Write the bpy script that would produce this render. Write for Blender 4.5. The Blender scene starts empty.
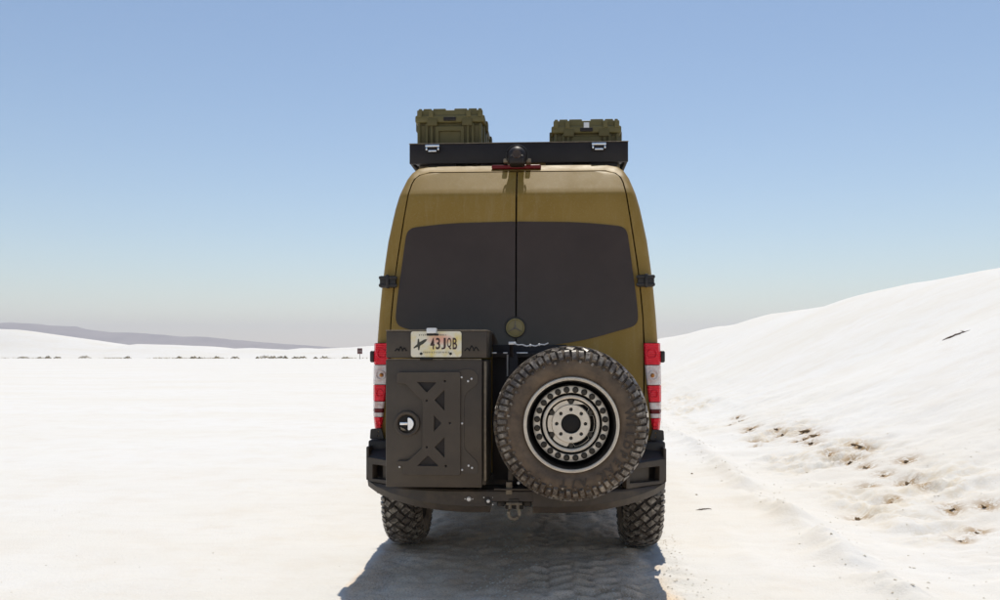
import bpy, bmesh, math, random
import numpy as np
from mathutils import Vector, Matrix

random.seed(7)
R = math.radians
S = bpy.context.scene
COL = S.collection

# ------------------------------------------------------------------ camera, sky, sun, exposure
CAM = (0.21, -6.0, 1.5)
cam = bpy.data.cameras.new('camera')
camo = bpy.data.objects.new('camera', cam)
COL.objects.link(camo)
camo.location = CAM
camo.rotation_euler = (R(90), 0, R(3.04))
cam.sensor_width = 36
cam.lens = 36 * 0.885
cam.shift_y = 0.05
cam.clip_start = 0.05
cam.clip_end = 20000
S.camera = camo

SUN_EL, SUN_AZ = 67.0, 7.0            # azimuth measured from +Y towards +X
world = bpy.data.worlds.new('World')
S.world = world
world.use_nodes = True
wn = world.node_tree
bg = wn.nodes['Background']
sky = wn.nodes.new('ShaderNodeTexSky')
sky.sky_type = 'NISHITA'
sky.sun_disc = False
sky.sun_elevation = R(SUN_EL)
sky.sun_rotation = R(SUN_AZ)
sky.altitude = 1200
sky.air_density = 1.25
sky.dust_density = 0.7
sky.ozone_density = 1.5
wn.links.new(sky.outputs[0], bg.inputs[0])
bg.inputs[1].default_value = 0.097

sl = bpy.data.lights.new('sun', 'SUN')
sl.energy = 3.1
sl.angle = R(0.55)
sl.color = (1.0, 0.93, 0.81)
so = bpy.data.objects.new('sun', sl)
COL.objects.link(so)
to_sun = Vector((math.sin(R(SUN_AZ)) * math.cos(R(SUN_EL)), math.cos(R(SUN_AZ)) * math.cos(R(SUN_EL)), math.sin(R(SUN_EL))))
so.rotation_euler = to_sun.to_track_quat('Z', 'Y').to_euler()
so.location = (0, 0, 40)

S.view_settings.view_transform = 'Standard'
S.view_settings.look = 'None'
S.view_settings.exposure = 0.22
S.view_settings.gamma = 1.0
S.render.engine = 'CYCLES'
S.cycles.use_denoising = True
S.cycles.max_bounces = 8
S.cycles.volume_bounces = 1


# ------------------------------------------------------------------ materials
def new_mat(name):
    m = bpy.data.materials.new(name)
    m.use_nodes = True
    nt = m.node_tree
    return m, nt, nt.nodes['Principled BSDF']


def noise_node(nt, scale, detail=4, rough=0.6, coord=None):
    n = nt.nodes.new('ShaderNodeTexNoise')
    n.inputs['Scale'].default_value = scale
    n.inputs['Detail'].default_value = detail
    n.inputs['Roughness'].default_value = rough
    if coord is None:
        coord = nt.nodes.new('ShaderNodeTexCoord').outputs['Object']
    nt.links.new(coord, n.inputs['Vector'])
    return n


def ramp(nt, src, p0, p1, c0=(0, 0, 0, 1), c1=(1, 1, 1, 1)):
    r = nt.nodes.new('ShaderNodeValToRGB')
    r.color_ramp.elements[0].position = p0
    r.color_ramp.elements[1].position = p1
    r.color_ramp.elements[0].color = c0
    r.color_ramp.elements[1].color = c1
    nt.links.new(src, r.inputs[0])
    return r


def mixc(nt, fac, a, b):
    m = nt.nodes.new('ShaderNodeMix')
    m.data_type = 'RGBA'
    for sock, v in ((m.inputs[0], fac), (m.inputs[6], a), (m.inputs[7], b)):
        if isinstance(v, (int, float)):
            sock.default_value = v
        elif isinstance(v, tuple):
            sock.default_value = v if len(v) == 4 else (*v, 1)
        else:
            nt.links.new(v, sock)
    return m.outputs[2]


def math_node(nt, op, a, b=None, clamp=False):
    n = nt.nodes.new('ShaderNodeMath')
    n.operation = op
    n.use_clamp = clamp
    for i, v in enumerate((a, b)):
        if v is None:
            continue
        if isinstance(v, (int, float)):
            n.inputs[i].default_value = v
        else:
            nt.links.new(v, n.inputs[i])
    return n.outputs[0]


def bump(nt, bsdf, src, strength, dist):
    b = nt.nodes.new('ShaderNodeBump')
    b.inputs['Strength'].default_value = strength
    b.inputs['Distance'].default_value = dist
    nt.links.new(src, b.inputs['Height'])
    nt.links.new(b.outputs[0], bsdf.inputs['Normal'])
    return b


def surf(name, col, rough=0.5, metal=0.0, col2=None, scale=8, lo=0.4, hi=0.65, bump_s=0, bump_scale=200, bump_d=0.001, rough_var=0.0, spec=0.5):
    m, nt, b = new_mat(name)
    b.inputs['Base Color'].default_value = (*col, 1)
    b.inputs['Roughness'].default_value = rough
    b.inputs['Metallic'].default_value = metal
    b.inputs['Specular IOR Level'].default_value = spec
    tc = nt.nodes.new('ShaderNodeTexCoord').outputs['Object']
    if col2 is not None:
        n = noise_node(nt, scale, 6, 0.65, tc)
        r = ramp(nt, n.outputs[0], lo, hi)
        nt.links.new(mixc(nt, r.outputs[0], col, col2), b.inputs['Base Color'])
    if rough_var:
        n = noise_node(nt, scale * 0.7, 5, 0.6, tc)
        nt.links.new(math_node(nt, 'MULTIPLY_ADD', n.outputs[0], rough_var, ), b.inputs['Roughness'])
        nt.nodes[-1].inputs[2].default_value = rough - rough_var * 0.5
    if bump_s:
        n = noise_node(nt, bump_scale, 3, 0.6, tc)
        bump(nt, b, n.outputs[0], bump_s, bump_d)
    return m


M = {}
def paint_material():
    m, nt, b = new_mat('olive_paint')
    tc = nt.nodes.new('ShaderNodeTexCoord').outputs['Object']
    n1 = noise_node(nt, 2.4, 6, 0.65, tc)
    c = mixc(nt, ramp(nt, n1.outputs[0], 0.38, 0.72).outputs[0], (0.268, 0.160, 0.026), (0.312, 0.195, 0.044))
    # run-off streaks of dust
    mp = nt.nodes.new('ShaderNodeMapping')
    mp.inputs['Scale'].default_value = (26, 26, 1.6)
    nt.links.new(tc, mp.inputs[0])
    n2 = noise_node(nt, 1.0, 5, 0.7, mp.outputs[0])
    c = mixc(nt, math_node(nt, 'MULTIPLY', ramp(nt, n2.outputs[0], 0.50, 0.80).outputs[0], 0.35), c, (0.40, 0.29, 0.13))
    # dried dust speckle
    n3 = noise_node(nt, 95, 3, 0.6, tc)
    c = mixc(nt, math_node(nt, 'MULTIPLY', ramp(nt, n3.outputs[0], 0.55, 0.72).outputs[0], 0.18), c, (0.46, 0.36, 0.19))
    nt.links.new(c, b.inputs['Base Color'])
    b.inputs['Specular IOR Level'].default_value = 0.3
    n4 = noise_node(nt, 6, 5, 0.6, tc)
    nt.links.new(ramp(nt, n4.outputs[0], 0.2, 0.8, (0.40, 0.40, 0.40, 1), (0.62, 0.62, 0.62, 1)).outputs[0], b.inputs['Roughness'])
    n5 = noise_node(nt, 420, 3, 0.6, tc)
    bump(nt, b, n5.outputs[0], 0.25, 0.0015)
    return m


def lens_material(name, col, col2, scale):
    """glossy moulded lens with prism ribs"""
    m, nt, b = new_mat(name)
    tc = nt.nodes.new('ShaderNodeTexCoord').outputs['Object']
    w = nt.nodes.new('ShaderNodeTexWave')
    w.bands_direction = 'Z'
    w.inputs['Scale'].default_value = scale
    w.inputs['Distortion'].default_value = 0.6
    nt.links.new(tc, w.inputs['Vector'])
    n = noise_node(nt, 28, 3, 0.5, tc)
    c = mixc(nt, ramp(nt, n.outputs[0], 0.38, 0.66).outputs[0], col, col2)
    nt.links.new(c, b.inputs['Base Color'])
    b.inputs['Roughness'].default_value = 0.25
    b.inputs['Specular IOR Level'].default_value = 0.2
    b.inputs['Coat Weight'].default_value = 0.25
    b.inputs['Coat Roughness'].default_value = 0.04
    bump(nt, b, w.outputs[1], 0.6, 0.004)
    return m


M['paint'] = paint_material()
M['emblem'] = surf('emblem_olive', (0.30, 0.23, 0.085), 0.42)
M['glass'] = surf('tinted_glass', (0.044, 0.024, 0.012), 0.03, col2=(0.060, 0.035, 0.020), scale=1.6, lo=0.35, hi=0.7, rough_var=0.03, spec=0.42)
M['black'] = surf('black_powder_coat', (0.018, 0.014, 0.011), 0.52, col2=(0.032, 0.024, 0.018), scale=6, lo=0.4, hi=0.8, bump_s=0.2, bump_scale=500, bump_d=0.0008)
M['box'] = surf('dark_powder_coat', (0.056, 0.041, 0.027), 0.55, col2=(0.085, 0.064, 0.042), scale=4, lo=0.45, hi=0.8, bump_s=0.25, bump_scale=500, bump_d=0.0008)
M['bumper'] = surf('bumper_powder_coat', (0.048, 0.035, 0.024), 0.58, col2=(0.10, 0.074, 0.046), scale=7, lo=0.45, hi=0.8, bump_s=0.25, bump_scale=400, bump_d=0.0008)
M['rack'] = surf('rack_black', (0.014, 0.0095, 0.008), 0.5, col2=(0.020, 0.014, 0.012), scale=6, spec=0.35)
M['under'] = surf('underbody_dirt', (0.020, 0.017, 0.014), 0.85, col2=(0.06, 0.048, 0.036), scale=9)
M['dust_metal'] = surf('dusty_metal', (0.16, 0.125, 0.085), 0.6, col2=(0.26, 0.21, 0.14), scale=30)
M['rubber'] = surf('dusty_rubber', (0.070, 0.051, 0.036), 0.8, col2=(0.20, 0.14, 0.086), scale=9, lo=0.35, hi=0.78, bump_s=0.3, bump_scale=140, bump_d=0.002)
M['tread'] = surf('tread_rubber', (0.085, 0.066, 0.050), 0.34, col2=(0.46, 0.40, 0.32), scale=24, lo=0.48, hi=0.75, bump_s=0.35, bump_scale=160, bump_d=0.002)
M['groove'] = surf('groove_rubber', (0.018, 0.014, 0.011), 0.85, col2=(0.045, 0.034, 0.025), scale=12)
M['mud'] = surf('muddy_groove', (0.050, 0.037, 0.026), 0.85, col2=(0.15, 0.105, 0.065), scale=10)
M['letter'] = surf('letter_rubber', (0.050, 0.037, 0.027), 0.7)
M['alloy'] = surf('machined_alloy', (0.74, 0.67, 0.56), 0.38, metal=0.25, col2=(0.58, 0.52, 0.42), scale=25, lo=0.45, hi=0.8)
M['dark_alloy'] = surf('dark_barrel', (0.008, 0.0065, 0.006), 0.5, spec=0.25)
M['bolt'] = surf('bolt_dark', (0.04, 0.035, 0.028), 0.4, metal=0.5)
M['chrome'] = surf('bright_steel', (0.75, 0.75, 0.76), 0.22, metal=0.9)
M['steel'] = surf('steel_stud', (0.78, 0.77, 0.75), 0.35, metal=0.3)
M['white'] = surf('white_plastic', (0.75, 0.75, 0.74), 0.4)
M['red'] = lens_material('red_lens', (0.84, 0.003, 0.016), (0.95, 0.020, 0.045), 26)
M['red2'] = surf('dark_red_lens', (0.15, 0.009, 0.011), 0.3, spec=0.2)
M['clear'] = lens_material('clear_lens', (0.90, 0.82, 0.76), (0.74, 0.52, 0.46), 34)
M['amber'] = surf('amber_bulb', (0.55, 0.20, 0.03), 0.25)
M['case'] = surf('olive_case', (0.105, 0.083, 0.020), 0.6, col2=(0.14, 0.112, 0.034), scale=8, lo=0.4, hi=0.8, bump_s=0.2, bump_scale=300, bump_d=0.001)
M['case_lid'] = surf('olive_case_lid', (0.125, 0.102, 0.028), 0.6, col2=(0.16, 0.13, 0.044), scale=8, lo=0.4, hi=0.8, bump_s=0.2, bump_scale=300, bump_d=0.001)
M['ink'] = surf('plate_ink', (0.055, 0.022, 0.016), 0.5)
M['ink_soft'] = surf('plate_small_print', (0.30, 0.27, 0.20), 0.5)
M['bird'] = surf('plate_bird', (0.045, 0.045, 0.030), 0.5)
M['sign_face'] = surf('sign_brown', (0.11, 0.030, 0.024), 0.6)
M['sign_post'] = surf('sign_post', (0.30, 0.27, 0.23), 0.7)
M['clod'] = surf('dark_soil', (0.15, 0.095, 0.048), 0.95, col2=(0.36, 0.26, 0.14), scale=14, lo=0.4, hi=0.7, bump_s=0.5, bump_scale=60, bump_d=0.01)
M['twig'] = surf('dead_root', (0.085, 0.055, 0.036), 0.9, col2=(0.16, 0.11, 0.075), scale=20)
M['leaf'] = surf('dry_shrub', (0.12, 0.090, 0.032), 0.8, col2=(0.42, 0.32, 0.13), scale=2.5, lo=0.42, hi=0.62)
M['straw'] = surf('dead_grass', (0.45, 0.35, 0.16), 0.9, col2=(0.26, 0.19, 0.08), scale=0.6)
M['crumb'] = surf('gypsum_crumbs', (0.78, 0.73, 0.63), 0.95, col2=(0.62, 0.53, 0.40), scale=3, lo=0.5, hi=0.66)


def plate_material():
    m, nt, b = new_mat('plate_paint')
    tc = nt.nodes.new('ShaderNodeTexCoord').outputs['Object']
    sp = nt.nodes.new('ShaderNodeSeparateXYZ')
    nt.links.new(tc, sp.inputs[0])
    cream, yellow, pink = (0.80, 0.74, 0.58), (0.80, 0.62, 0.16), (0.80, 0.30, 0.20)
    n = noise_node(nt, 14, 3, 0.5, tc)
    c = mixc(nt, ramp(nt, n.outputs[0], 0.48, 0.72).outputs[0], cream, yellow)
    # soft printed blush right of centre, high on the plate
    dx = math_node(nt, 'MULTIPLY', math_node(nt, 'SUBTRACT', sp.outputs[0], 0.025), 11.0)
    dz = math_node(nt, 'MULTIPLY', math_node(nt, 'SUBTRACT', sp.outputs[2], 0.030), 26.0)
    d2 = math_node(nt, 'ADD', math_node(nt, 'MULTIPLY', dx, dx), math_node(nt, 'MULTIPLY', dz, dz))
    c = mixc(nt, ramp(nt, d2, 0.0, 1.0, (0.75, 0.75, 0.75, 1), (0, 0, 0, 1)).outputs[0], c, pink)
    nt.links.new(c, b.inputs['Base Color'])
    b.inputs['Roughness'].default_value = 0.35
    return m


M['plate'] = plate_material()


def sand_material():
    m, nt, b = new_mat('gypsum_sand')
    geo = nt.nodes.new('ShaderNodeNewGeometry').outputs['Position']

    def attr(name):
        n = nt.nodes.new('ShaderNodeAttribute')
        n.attribute_name = name
        return n.outputs['Fac']

    base = (0.80, 0.782, 0.742)
    # broad, stretched beige stains
    mp = nt.nodes.new('ShaderNodeMapping')
    mp.inputs['Scale'].default_value = (0.10, 0.28, 0.1)
    nt.links.new(geo, mp.inputs[0])
    n1 = noise_node(nt, 1.0, 6, 0.62, mp.outputs[0])
    c = mixc(nt, ramp(nt, n1.outputs[0], 0.42, 0.70).outputs[0], base, (0.77, 0.735, 0.66))
    n2 = noise_node(nt, 1.6, 7, 0.72, geo)
    c = mixc(nt, ramp(nt, n2.outputs[0], 0.48, 0.78).outputs[0], c, (0.75, 0.705, 0.63))
    mp2 = nt.nodes.new('ShaderNodeMapping')
    mp2.inputs['Scale'].default_value = (2.2, 9.0, 2.0)
    nt.links.new(geo, mp2.inputs[0])
    n7 = noise_node(nt, 1.0, 6, 0.7, mp2.outputs[0])
    c = mixc(nt, math_node(nt, 'MULTIPLY', ramp(nt, n7.outputs[0], 0.50, 0.75).outputs[0], 0.4), c, (0.72, 0.67, 0.59))
    # broken crust at the foot of the bank
    n3 = noise_node(nt, 5.0, 7, 0.75, geo)
    c = mixc(nt, math_node(nt, 'MULTIPLY', attr('crust'), ramp(nt, n3.outputs[0], 0.44, 0.62, (0, 0, 0, 1), (0.7, 0.7, 0.7, 1)).outputs[0]), c, (0.68, 0.58, 0.42))
    n8 = noise_node(nt, 13.0, 6, 0.8, geo)
    c = mixc(nt, math_node(nt, 'MULTIPLY', attr('soil'), ramp(nt, n8.outputs[0], 0.45, 0.52).outputs[0]), c, (0.36, 0.225, 0.095))
    # wheel track: packed dirt warmed against the blue shadow, ripple shade painted in troughs
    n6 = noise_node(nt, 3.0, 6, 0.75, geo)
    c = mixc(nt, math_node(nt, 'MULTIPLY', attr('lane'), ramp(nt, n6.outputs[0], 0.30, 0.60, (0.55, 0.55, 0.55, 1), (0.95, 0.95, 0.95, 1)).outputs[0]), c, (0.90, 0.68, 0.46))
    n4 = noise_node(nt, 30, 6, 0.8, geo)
    f4 = math_node(nt, 'MULTIPLY', attr('grit_shade'), ramp(nt, n4.outputs[0], 0.34, 0.62, (0.25, 0.25, 0.25, 1), (1, 1, 1, 1)).outputs[0])
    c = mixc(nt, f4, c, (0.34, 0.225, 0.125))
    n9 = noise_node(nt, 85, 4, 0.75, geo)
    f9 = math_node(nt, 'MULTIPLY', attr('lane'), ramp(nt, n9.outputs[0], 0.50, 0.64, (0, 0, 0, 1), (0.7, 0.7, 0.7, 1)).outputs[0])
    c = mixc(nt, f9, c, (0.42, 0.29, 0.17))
    n10 = noise_node(nt, 110, 3, 0.7, geo)
    c = mixc(nt, math_node(nt, 'MULTIPLY', attr('lane'), ramp(nt, n10.outputs[0], 0.56, 0.68).outputs[0]), c, (0.90, 0.82, 0.70))
    # fine specks everywhere
    n5 = noise_node(nt, 60, 2, 0.5, geo)
    c = mixc(nt, ramp(nt, n5.outputs[0], 0.70, 0.78).outputs[0], c, (0.60, 0.54, 0.45))
    nt.links.new(c, b.inputs['Base Color'])
    b.inputs['Roughness'].default_value = 0.92
    b.inputs['Specular IOR Level'].default_value = 0.2
    nb = noise_node(nt, 38, 6, 0.7, geo)
    bump(nt, b, nb.outputs[0], 0.5, 0.014)
    return m


M['sand'] = sand_material()


def mountain_material():
    m, nt, b = new_mat('mountain_rock')
    geo = nt.nodes.new('ShaderNodeNewGeometry').outputs['Position']
    n = noise_node(nt, 0.008, 6, 0.65, geo)
    nt.links.new(mixc(nt, ramp(nt, n.outputs[0], 0.35, 0.7).outputs[0], (0.14, 0.105, 0.085), (0.25, 0.20, 0.16)), b.inputs['Base Color'])
    b.inputs['Roughness'].default_value = 0.95
    return m


M['rock'] = mountain_material()


# ------------------------------------------------------------------ mesh helpers
def link(o, parent=None):
    COL.objects.link(o)
    if parent is not None:
        o.parent = parent
    return o


def mk(name, verts, faces, mat, parent=None, smooth=False, loc=None):
    me = bpy.data.meshes.new(name)
    me.from_pydata([tuple(v) for v in verts], [], faces)
    me.update()
    return fin(name, me, mat, parent, smooth, loc)


def fin(name, me, mat, parent=None, smooth=False, loc=None):
    me.materials.clear()
    me.materials.append(mat)
    if smooth:
        me.polygons.foreach_set('use_smooth', [True] * len(me.polygons))
        me.set_sharp_from_angle(angle=R(35))
    o = bpy.data.objects.new(name, me)
    link(o, parent)
    if loc:
        o.location = loc
    return o


def bm_fin(name, bm, mat, parent=None, smooth=False, loc=None):
    bmesh.ops.recalc_face_normals(bm, faces=bm.faces)
    me = bpy.data.meshes.new(name)
    bm.to_mesh(me)
    bm.free()
    return fin(name, me, mat, parent, smooth, loc)


def add_box(bm, x0, x1, y0, y1, z0, z1, bev=0.0, seg=2, mat=None):
    t = bmesh.new()
    bmesh.ops.create_cube(t, size=1)
    bmesh.ops.scale(t, vec=(x1 - x0, y1 - y0, z1 - z0), verts=t.verts)
    bmesh.ops.translate(t, vec=((x0 + x1) / 2, (y0 + y1) / 2, (z0 + z1) / 2), verts=t.verts)
    if bev:
        bmesh.ops.bevel(t, geom=t.edges[:], offset=bev, segments=seg, affect='EDGES', profile=0.5)
    if mat is not None:
        bmesh.ops.transform(t, matrix=mat, verts=t.verts)
    merge(bm, t)


def merge(bm, t):
    mp = {v: bm.verts.new(v.co) for v in t.verts}
    for f in t.faces:
        try:
            bm.faces.new([mp[v] for v in f.verts])
        except ValueError:
            pass
    t.free()


def box(name, x0, x1, y0, y1, z0, z1, mat, parent=None, bev=0.005, seg=2, xf=None):
    bm = bmesh.new()
    add_box(bm, x0, x1, y0, y1, z0, z1, bev, seg, xf)
    return bm_fin(name, bm, mat, parent, smooth=True)


def lathe_data(profile, n=64, closed=False):
    """profile of (axial y, radius); revolved about local Y"""
    vs, fs = [], []
    m = len(profile)
    for i in range(n):
        a = 2 * math.pi * i / n
        for (y, r) in profile:
            vs.append((r * math.cos(a), y, r * math.sin(a)))
    for i in range(n):
        j = (i + 1) % n
        for k in range(m if closed else m - 1):
            k2 = (k + 1) % m
            fs.append((i * m + k, j * m + k, j * m + k2, i * m + k2))
    return vs, fs


def lathe(name, profile, mat, parent=None, n=64, closed=False, loc=None, smooth=True):
    vs, fs = lathe_data(profile, n, closed)
    me = bpy.data.meshes.new(name)
    me.from_pydata(vs, [], fs)
    bm = bmesh.new()
    bm.from_mesh(me)
    bmesh.ops.remove_doubles(bm, verts=bm.verts, dist=1e-6)
    bmesh.ops.recalc_face_normals(bm, faces=bm.faces)
    bm.to_mesh(me)
    bm.free()
    return fin(name, me, mat, parent, smooth, loc)


def tube_data(pts, r, n=8, taper=None):
    pts = [Vector(p) for p in pts]
    vs, fs = [], []
    for i, p in enumerate(pts):
        d = (pts[min(i + 1, len(pts) - 1)] - pts[max(i - 1, 0)]).normalized()
        up = Vector((0, 0, 1)) if abs(d.z) < 0.9 else Vector((1, 0, 0))
        a = d.cross(up).normalized()
        b = a.cross(d)
        rr = r if taper is None else r * taper[i]
        for k in range(n):
            t = 2 * math.pi * k / n
            vs.append(p + (a * math.cos(t) + b * math.sin(t)) * rr)
    for i in range(len(pts) - 1):
        for k in range(n):
            k2 = (k + 1) % n
            fs.append((i * n + k, i * n + k2, (i + 1) * n + k2, (i + 1) * n + k))
    fs.append(tuple(range(n))[::-1])
    fs.append(tuple((len(pts) - 1) * n + k for k in range(n)))
    return vs, fs


def tube(name, pts, r, mat, parent=None, n=8, taper=None):
    vs, fs = tube_data(pts, r, n, taper)
    return mk(name, vs, fs, mat, parent, smooth=True)


def rounded(poly, r, seg=4):
    out = []
    n = len(poly)
    for i in range(n):
        p0, p1, p2 = (Vector(poly[(i + k) % n]) for k in (-1, 0, 1))
        rr = r[i] if isinstance(r, (list, tuple)) else r
        a, b = p0 - p1, p2 - p1
        rr = min(rr, a.length * 0.49, b.length * 0.49)
        if rr < 1e-5:
            out.append(tuple(p1))
            continue
        s, e = p1 + a.normalized() * rr, p1 + b.normalized() * rr
        for k in range(seg + 1):
            t = k / seg
            out.append(tuple(s * (1 - t) ** 2 + p1 * 2 * t * (1 - t) + e * t * t))
    return out


def cut_plate(name, outer, holes, th, mat, parent=None, y=0.0, bevel=0.0015, xf=None):
    """flat plate in the XZ plane with real cut-outs, thickness th along Y, front face at y"""
    cu = bpy.data.curves.new(name, 'CURVE')
    cu.dimensions = '2D'
    cu.fill_mode = 'BOTH'
    cu.extrude = th / 2 - bevel
    cu.bevel_depth = bevel
    cu.bevel_resolution = 1
    for pl in [outer] + holes:
        sp = cu.splines.new('POLY')
        sp.points.add(len(pl) - 1)
        for p, q in zip(sp.points, pl):
            p.co = (q[0], q[1], 0, 1)
        sp.use_cyclic_u = True
    t = bpy.data.objects.new('tmp', cu)
    COL.objects.link(t)
    bpy.context.view_layer.update()
    me = bpy.data.meshes.new_from_object(t.evaluated_get(bpy.context.evaluated_depsgraph_get()))
    bpy.data.objects.remove(t)
    bpy.data.curves.remove(cu)
    me.name = name
    me.transform(Matrix.Translation((0, y + th / 2, 0)) @ Matrix.Rotation(R(90), 4, 'X'))
    if xf is not None:
        me.transform(xf)
    return fin(name, me, mat, parent)


def text_mesh(s, size, ext=0.001, bold=0.0):
    cu = bpy.data.curves.new('t', 'FONT')
    cu.body = s
    cu.size = size
    cu.extrude = ext
    cu.offset = bold
    cu.align_x = 'CENTER'
    cu.align_y = 'CENTER'
    t = bpy.data.objects.new('tmp', cu)
    COL.objects.link(t)
    bpy.context.view_layer.update()
    me = bpy.data.meshes.new_from_object(t.evaluated_get(bpy.context.evaluated_depsgraph_get()))
    bpy.data.objects.remove(t)
    bpy.data.curves.remove(cu)
    return me


def empty(name, loc=(0, 0, 0)):
    o = bpy.data.objects.new(name, None)
    o.empty_display_size = 0.3
    o.location = loc
    return link(o)


def tag(o, label, cat, group=None, kind=None):
    o['label'] = label
    o['category'] = cat
    if group:
        o['group'] = group
    if kind:
        o['kind'] = kind
    return o


def dup(o, parent, loc=None, rot=None):
    c = o.copy()
    COL.objects.link(c)
    c.parent = parent
    if loc is not None:
        c.location = loc
    if rot is not None:
        c.rotation_euler = rot
    return c


# ------------------------------------------------------------------ terrain
def hash2(ix, iy, seed):
    h = (ix.astype(np.int64) * 374761393 + iy.astype(np.int64) * 668265263 + seed * 1274126177) & 0xFFFFFFFF
    h = ((h ^ (h >> 13)) * 1274126177) & 0xFFFFFFFF
    h = (h ^ (h >> 16)) & 0xFFFFFFFF
    return h / 4294967295.0


def vnoise(x, y, seed=0):
    x0, y0 = np.floor(x), np.floor(y)
    fx, fy = x - x0, y - y0
    fx = fx * fx * fx * (fx * (fx * 6 - 15) + 10)
    fy = fy * fy * fy * (fy * (fy * 6 - 15) + 10)
    a, b = hash2(x0, y0, seed), hash2(x0 + 1, y0, seed)
    c, d = hash2(x0, y0 + 1, seed), hash2(x0 + 1, y0 + 1, seed)
    return ((a * (1 - fx) + b * fx) * (1 - fy) + (c * (1 - fx) + d * fx) * fy) * 2 - 1


def fbm(x, y, scale, octaves=4, seed=0, gain=0.5):
    v, amp, f = np.zeros_like(x), 1.0, 1.0 / scale
    for i in range(octaves):
        v += amp * vnoise(x * f + 17.3 * i, y * f - 9.1 * i, seed + i)
        amp *= gain
        f *= 2.03
    return v


def sstep(a, b, x):
    t = np.clip((x - a) / (b - a), 0, 1)
    return t * t * (3 - 2 * t)


CLOD_POS = [(3.91, 11.46, 0.033), (3.76, 10.49, 0.039), (3.62, 9.01, 0.042), (3.5, 8.7, 0.028), (3.36, 7.73, 0.026), (3.26, 7.11, 0.018), (3.79, 8.05, 0.033), (3.77, 7.59, 0.032), (3.73, 6.67, 0.018), (4.0, 7.23, 0.043), (3.9, 6.75, 0.024), (3.99, 6.71, 0.047), (3.81, 6.29, 0.034), (3.83, 6.68, 0.024), (3.74, 5.24, 0.021), (4.04, 5.25, 0.037), (4.07, 5.14, 0.026), (4.12, 5.02, 0.021), (3.82, 4.69, 0.045), (3.8, 4.17, 0.028), (4.12, 3.85, 0.032), (3.81, 3.17, 0.017), (3.85, 3.15, 0.025), (3.78, 3.6, 0.018), (3.5, 3.26, 0.022), (3.02, 2.16, 0.023), (3.71, 1.86, 0.018), (3.92, 1.71, 0.018), (3.58, 1.13, 0.016), (3.38, 0.98, 0.013), (3.47, 2.54, 0.012), (1.75, 3.22, 0.013), (1.97, 4.86, 0.015), (3.85, 2.83, 0.012), (3.5, 10.13, 0.023), (3.49, 7.33, 0.019)]


CREST_X = 12.4
# crest height of the bank along the road, by Y
CREST_Y = [-80, -20, 0, 8, 14.8, 17.5, 21, 24.3, 28, 30.2, 35, 38.5, 43, 46.5, 49, 58, 70, 88, 120, 150]
CREST_Z = [1.0, 2.6, 3.2, 3.5, 3.65, 3.68, 3.72, 3.78, 3.72, 3.38, 3.45, 3.45, 3.52, 3.15, 3.20, 3.16, 2.9, 2.75, 1.8, 0.3]


def washboard(x, y):
    """transverse ripples of the track: height and a 0..1 trough factor"""
    m = sstep(0.0, 0.18, x) * (1 - sstep(0.74, 0.95, x))
    m2 = sstep(-0.85, -0.7, x) * (1 - sstep(-0.30, -0.12, x)) * 0.35
    band = np.floor((x - 0.08) / 0.145)
    u = (x - 0.08) / 0.145 - band - 0.5
    slant = np.where(band % 2 == 0, 1.0, -1.0) * u * 0.055
    ph = 2 * np.pi * (y + 0.035 * fbm(x, y, 0.9, 2, 5) + slant + 0.08 * band) / 0.165
    edge = 1 - 0.6 * sstep(0.36, 0.5, np.abs(u))
    amp = np.clip(0.75 + 0.6 * fbm(x, y, 0.6, 3, 8), 0.1, 1.4) * (m + m2) * edge
    sq = np.tanh(2.0 * np.sin(ph))
    return 0.017 * amp * sq, np.clip(amp, 0, 1) * (0.5 - 0.5 * sq)


def crust_mask(x, y):
    f = sstep(2.75, 3.3, x) * (1 - sstep(4.0, 4.7, x)) * sstep(-14, -8, y) * (1 - sstep(22, 40, y))
    return f * np.clip(0.55 + 1.1 * fbm(x, y, 1.3, 3, 57), 0, 1)


def soil_mask(x, y):
    f = np.zeros_like(np.asarray(x, dtype=float))
    for (cx, cy, sz) in CLOD_POS:
        if cx < 2.5:
            continue
        r = 0.055 + sz * 2.0
        d2 = ((x - cx) / r) ** 2 + ((y - cy) / (r * 1.6)) ** 2
        f = np.maximum(f, np.exp(-d2))
    return f


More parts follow.
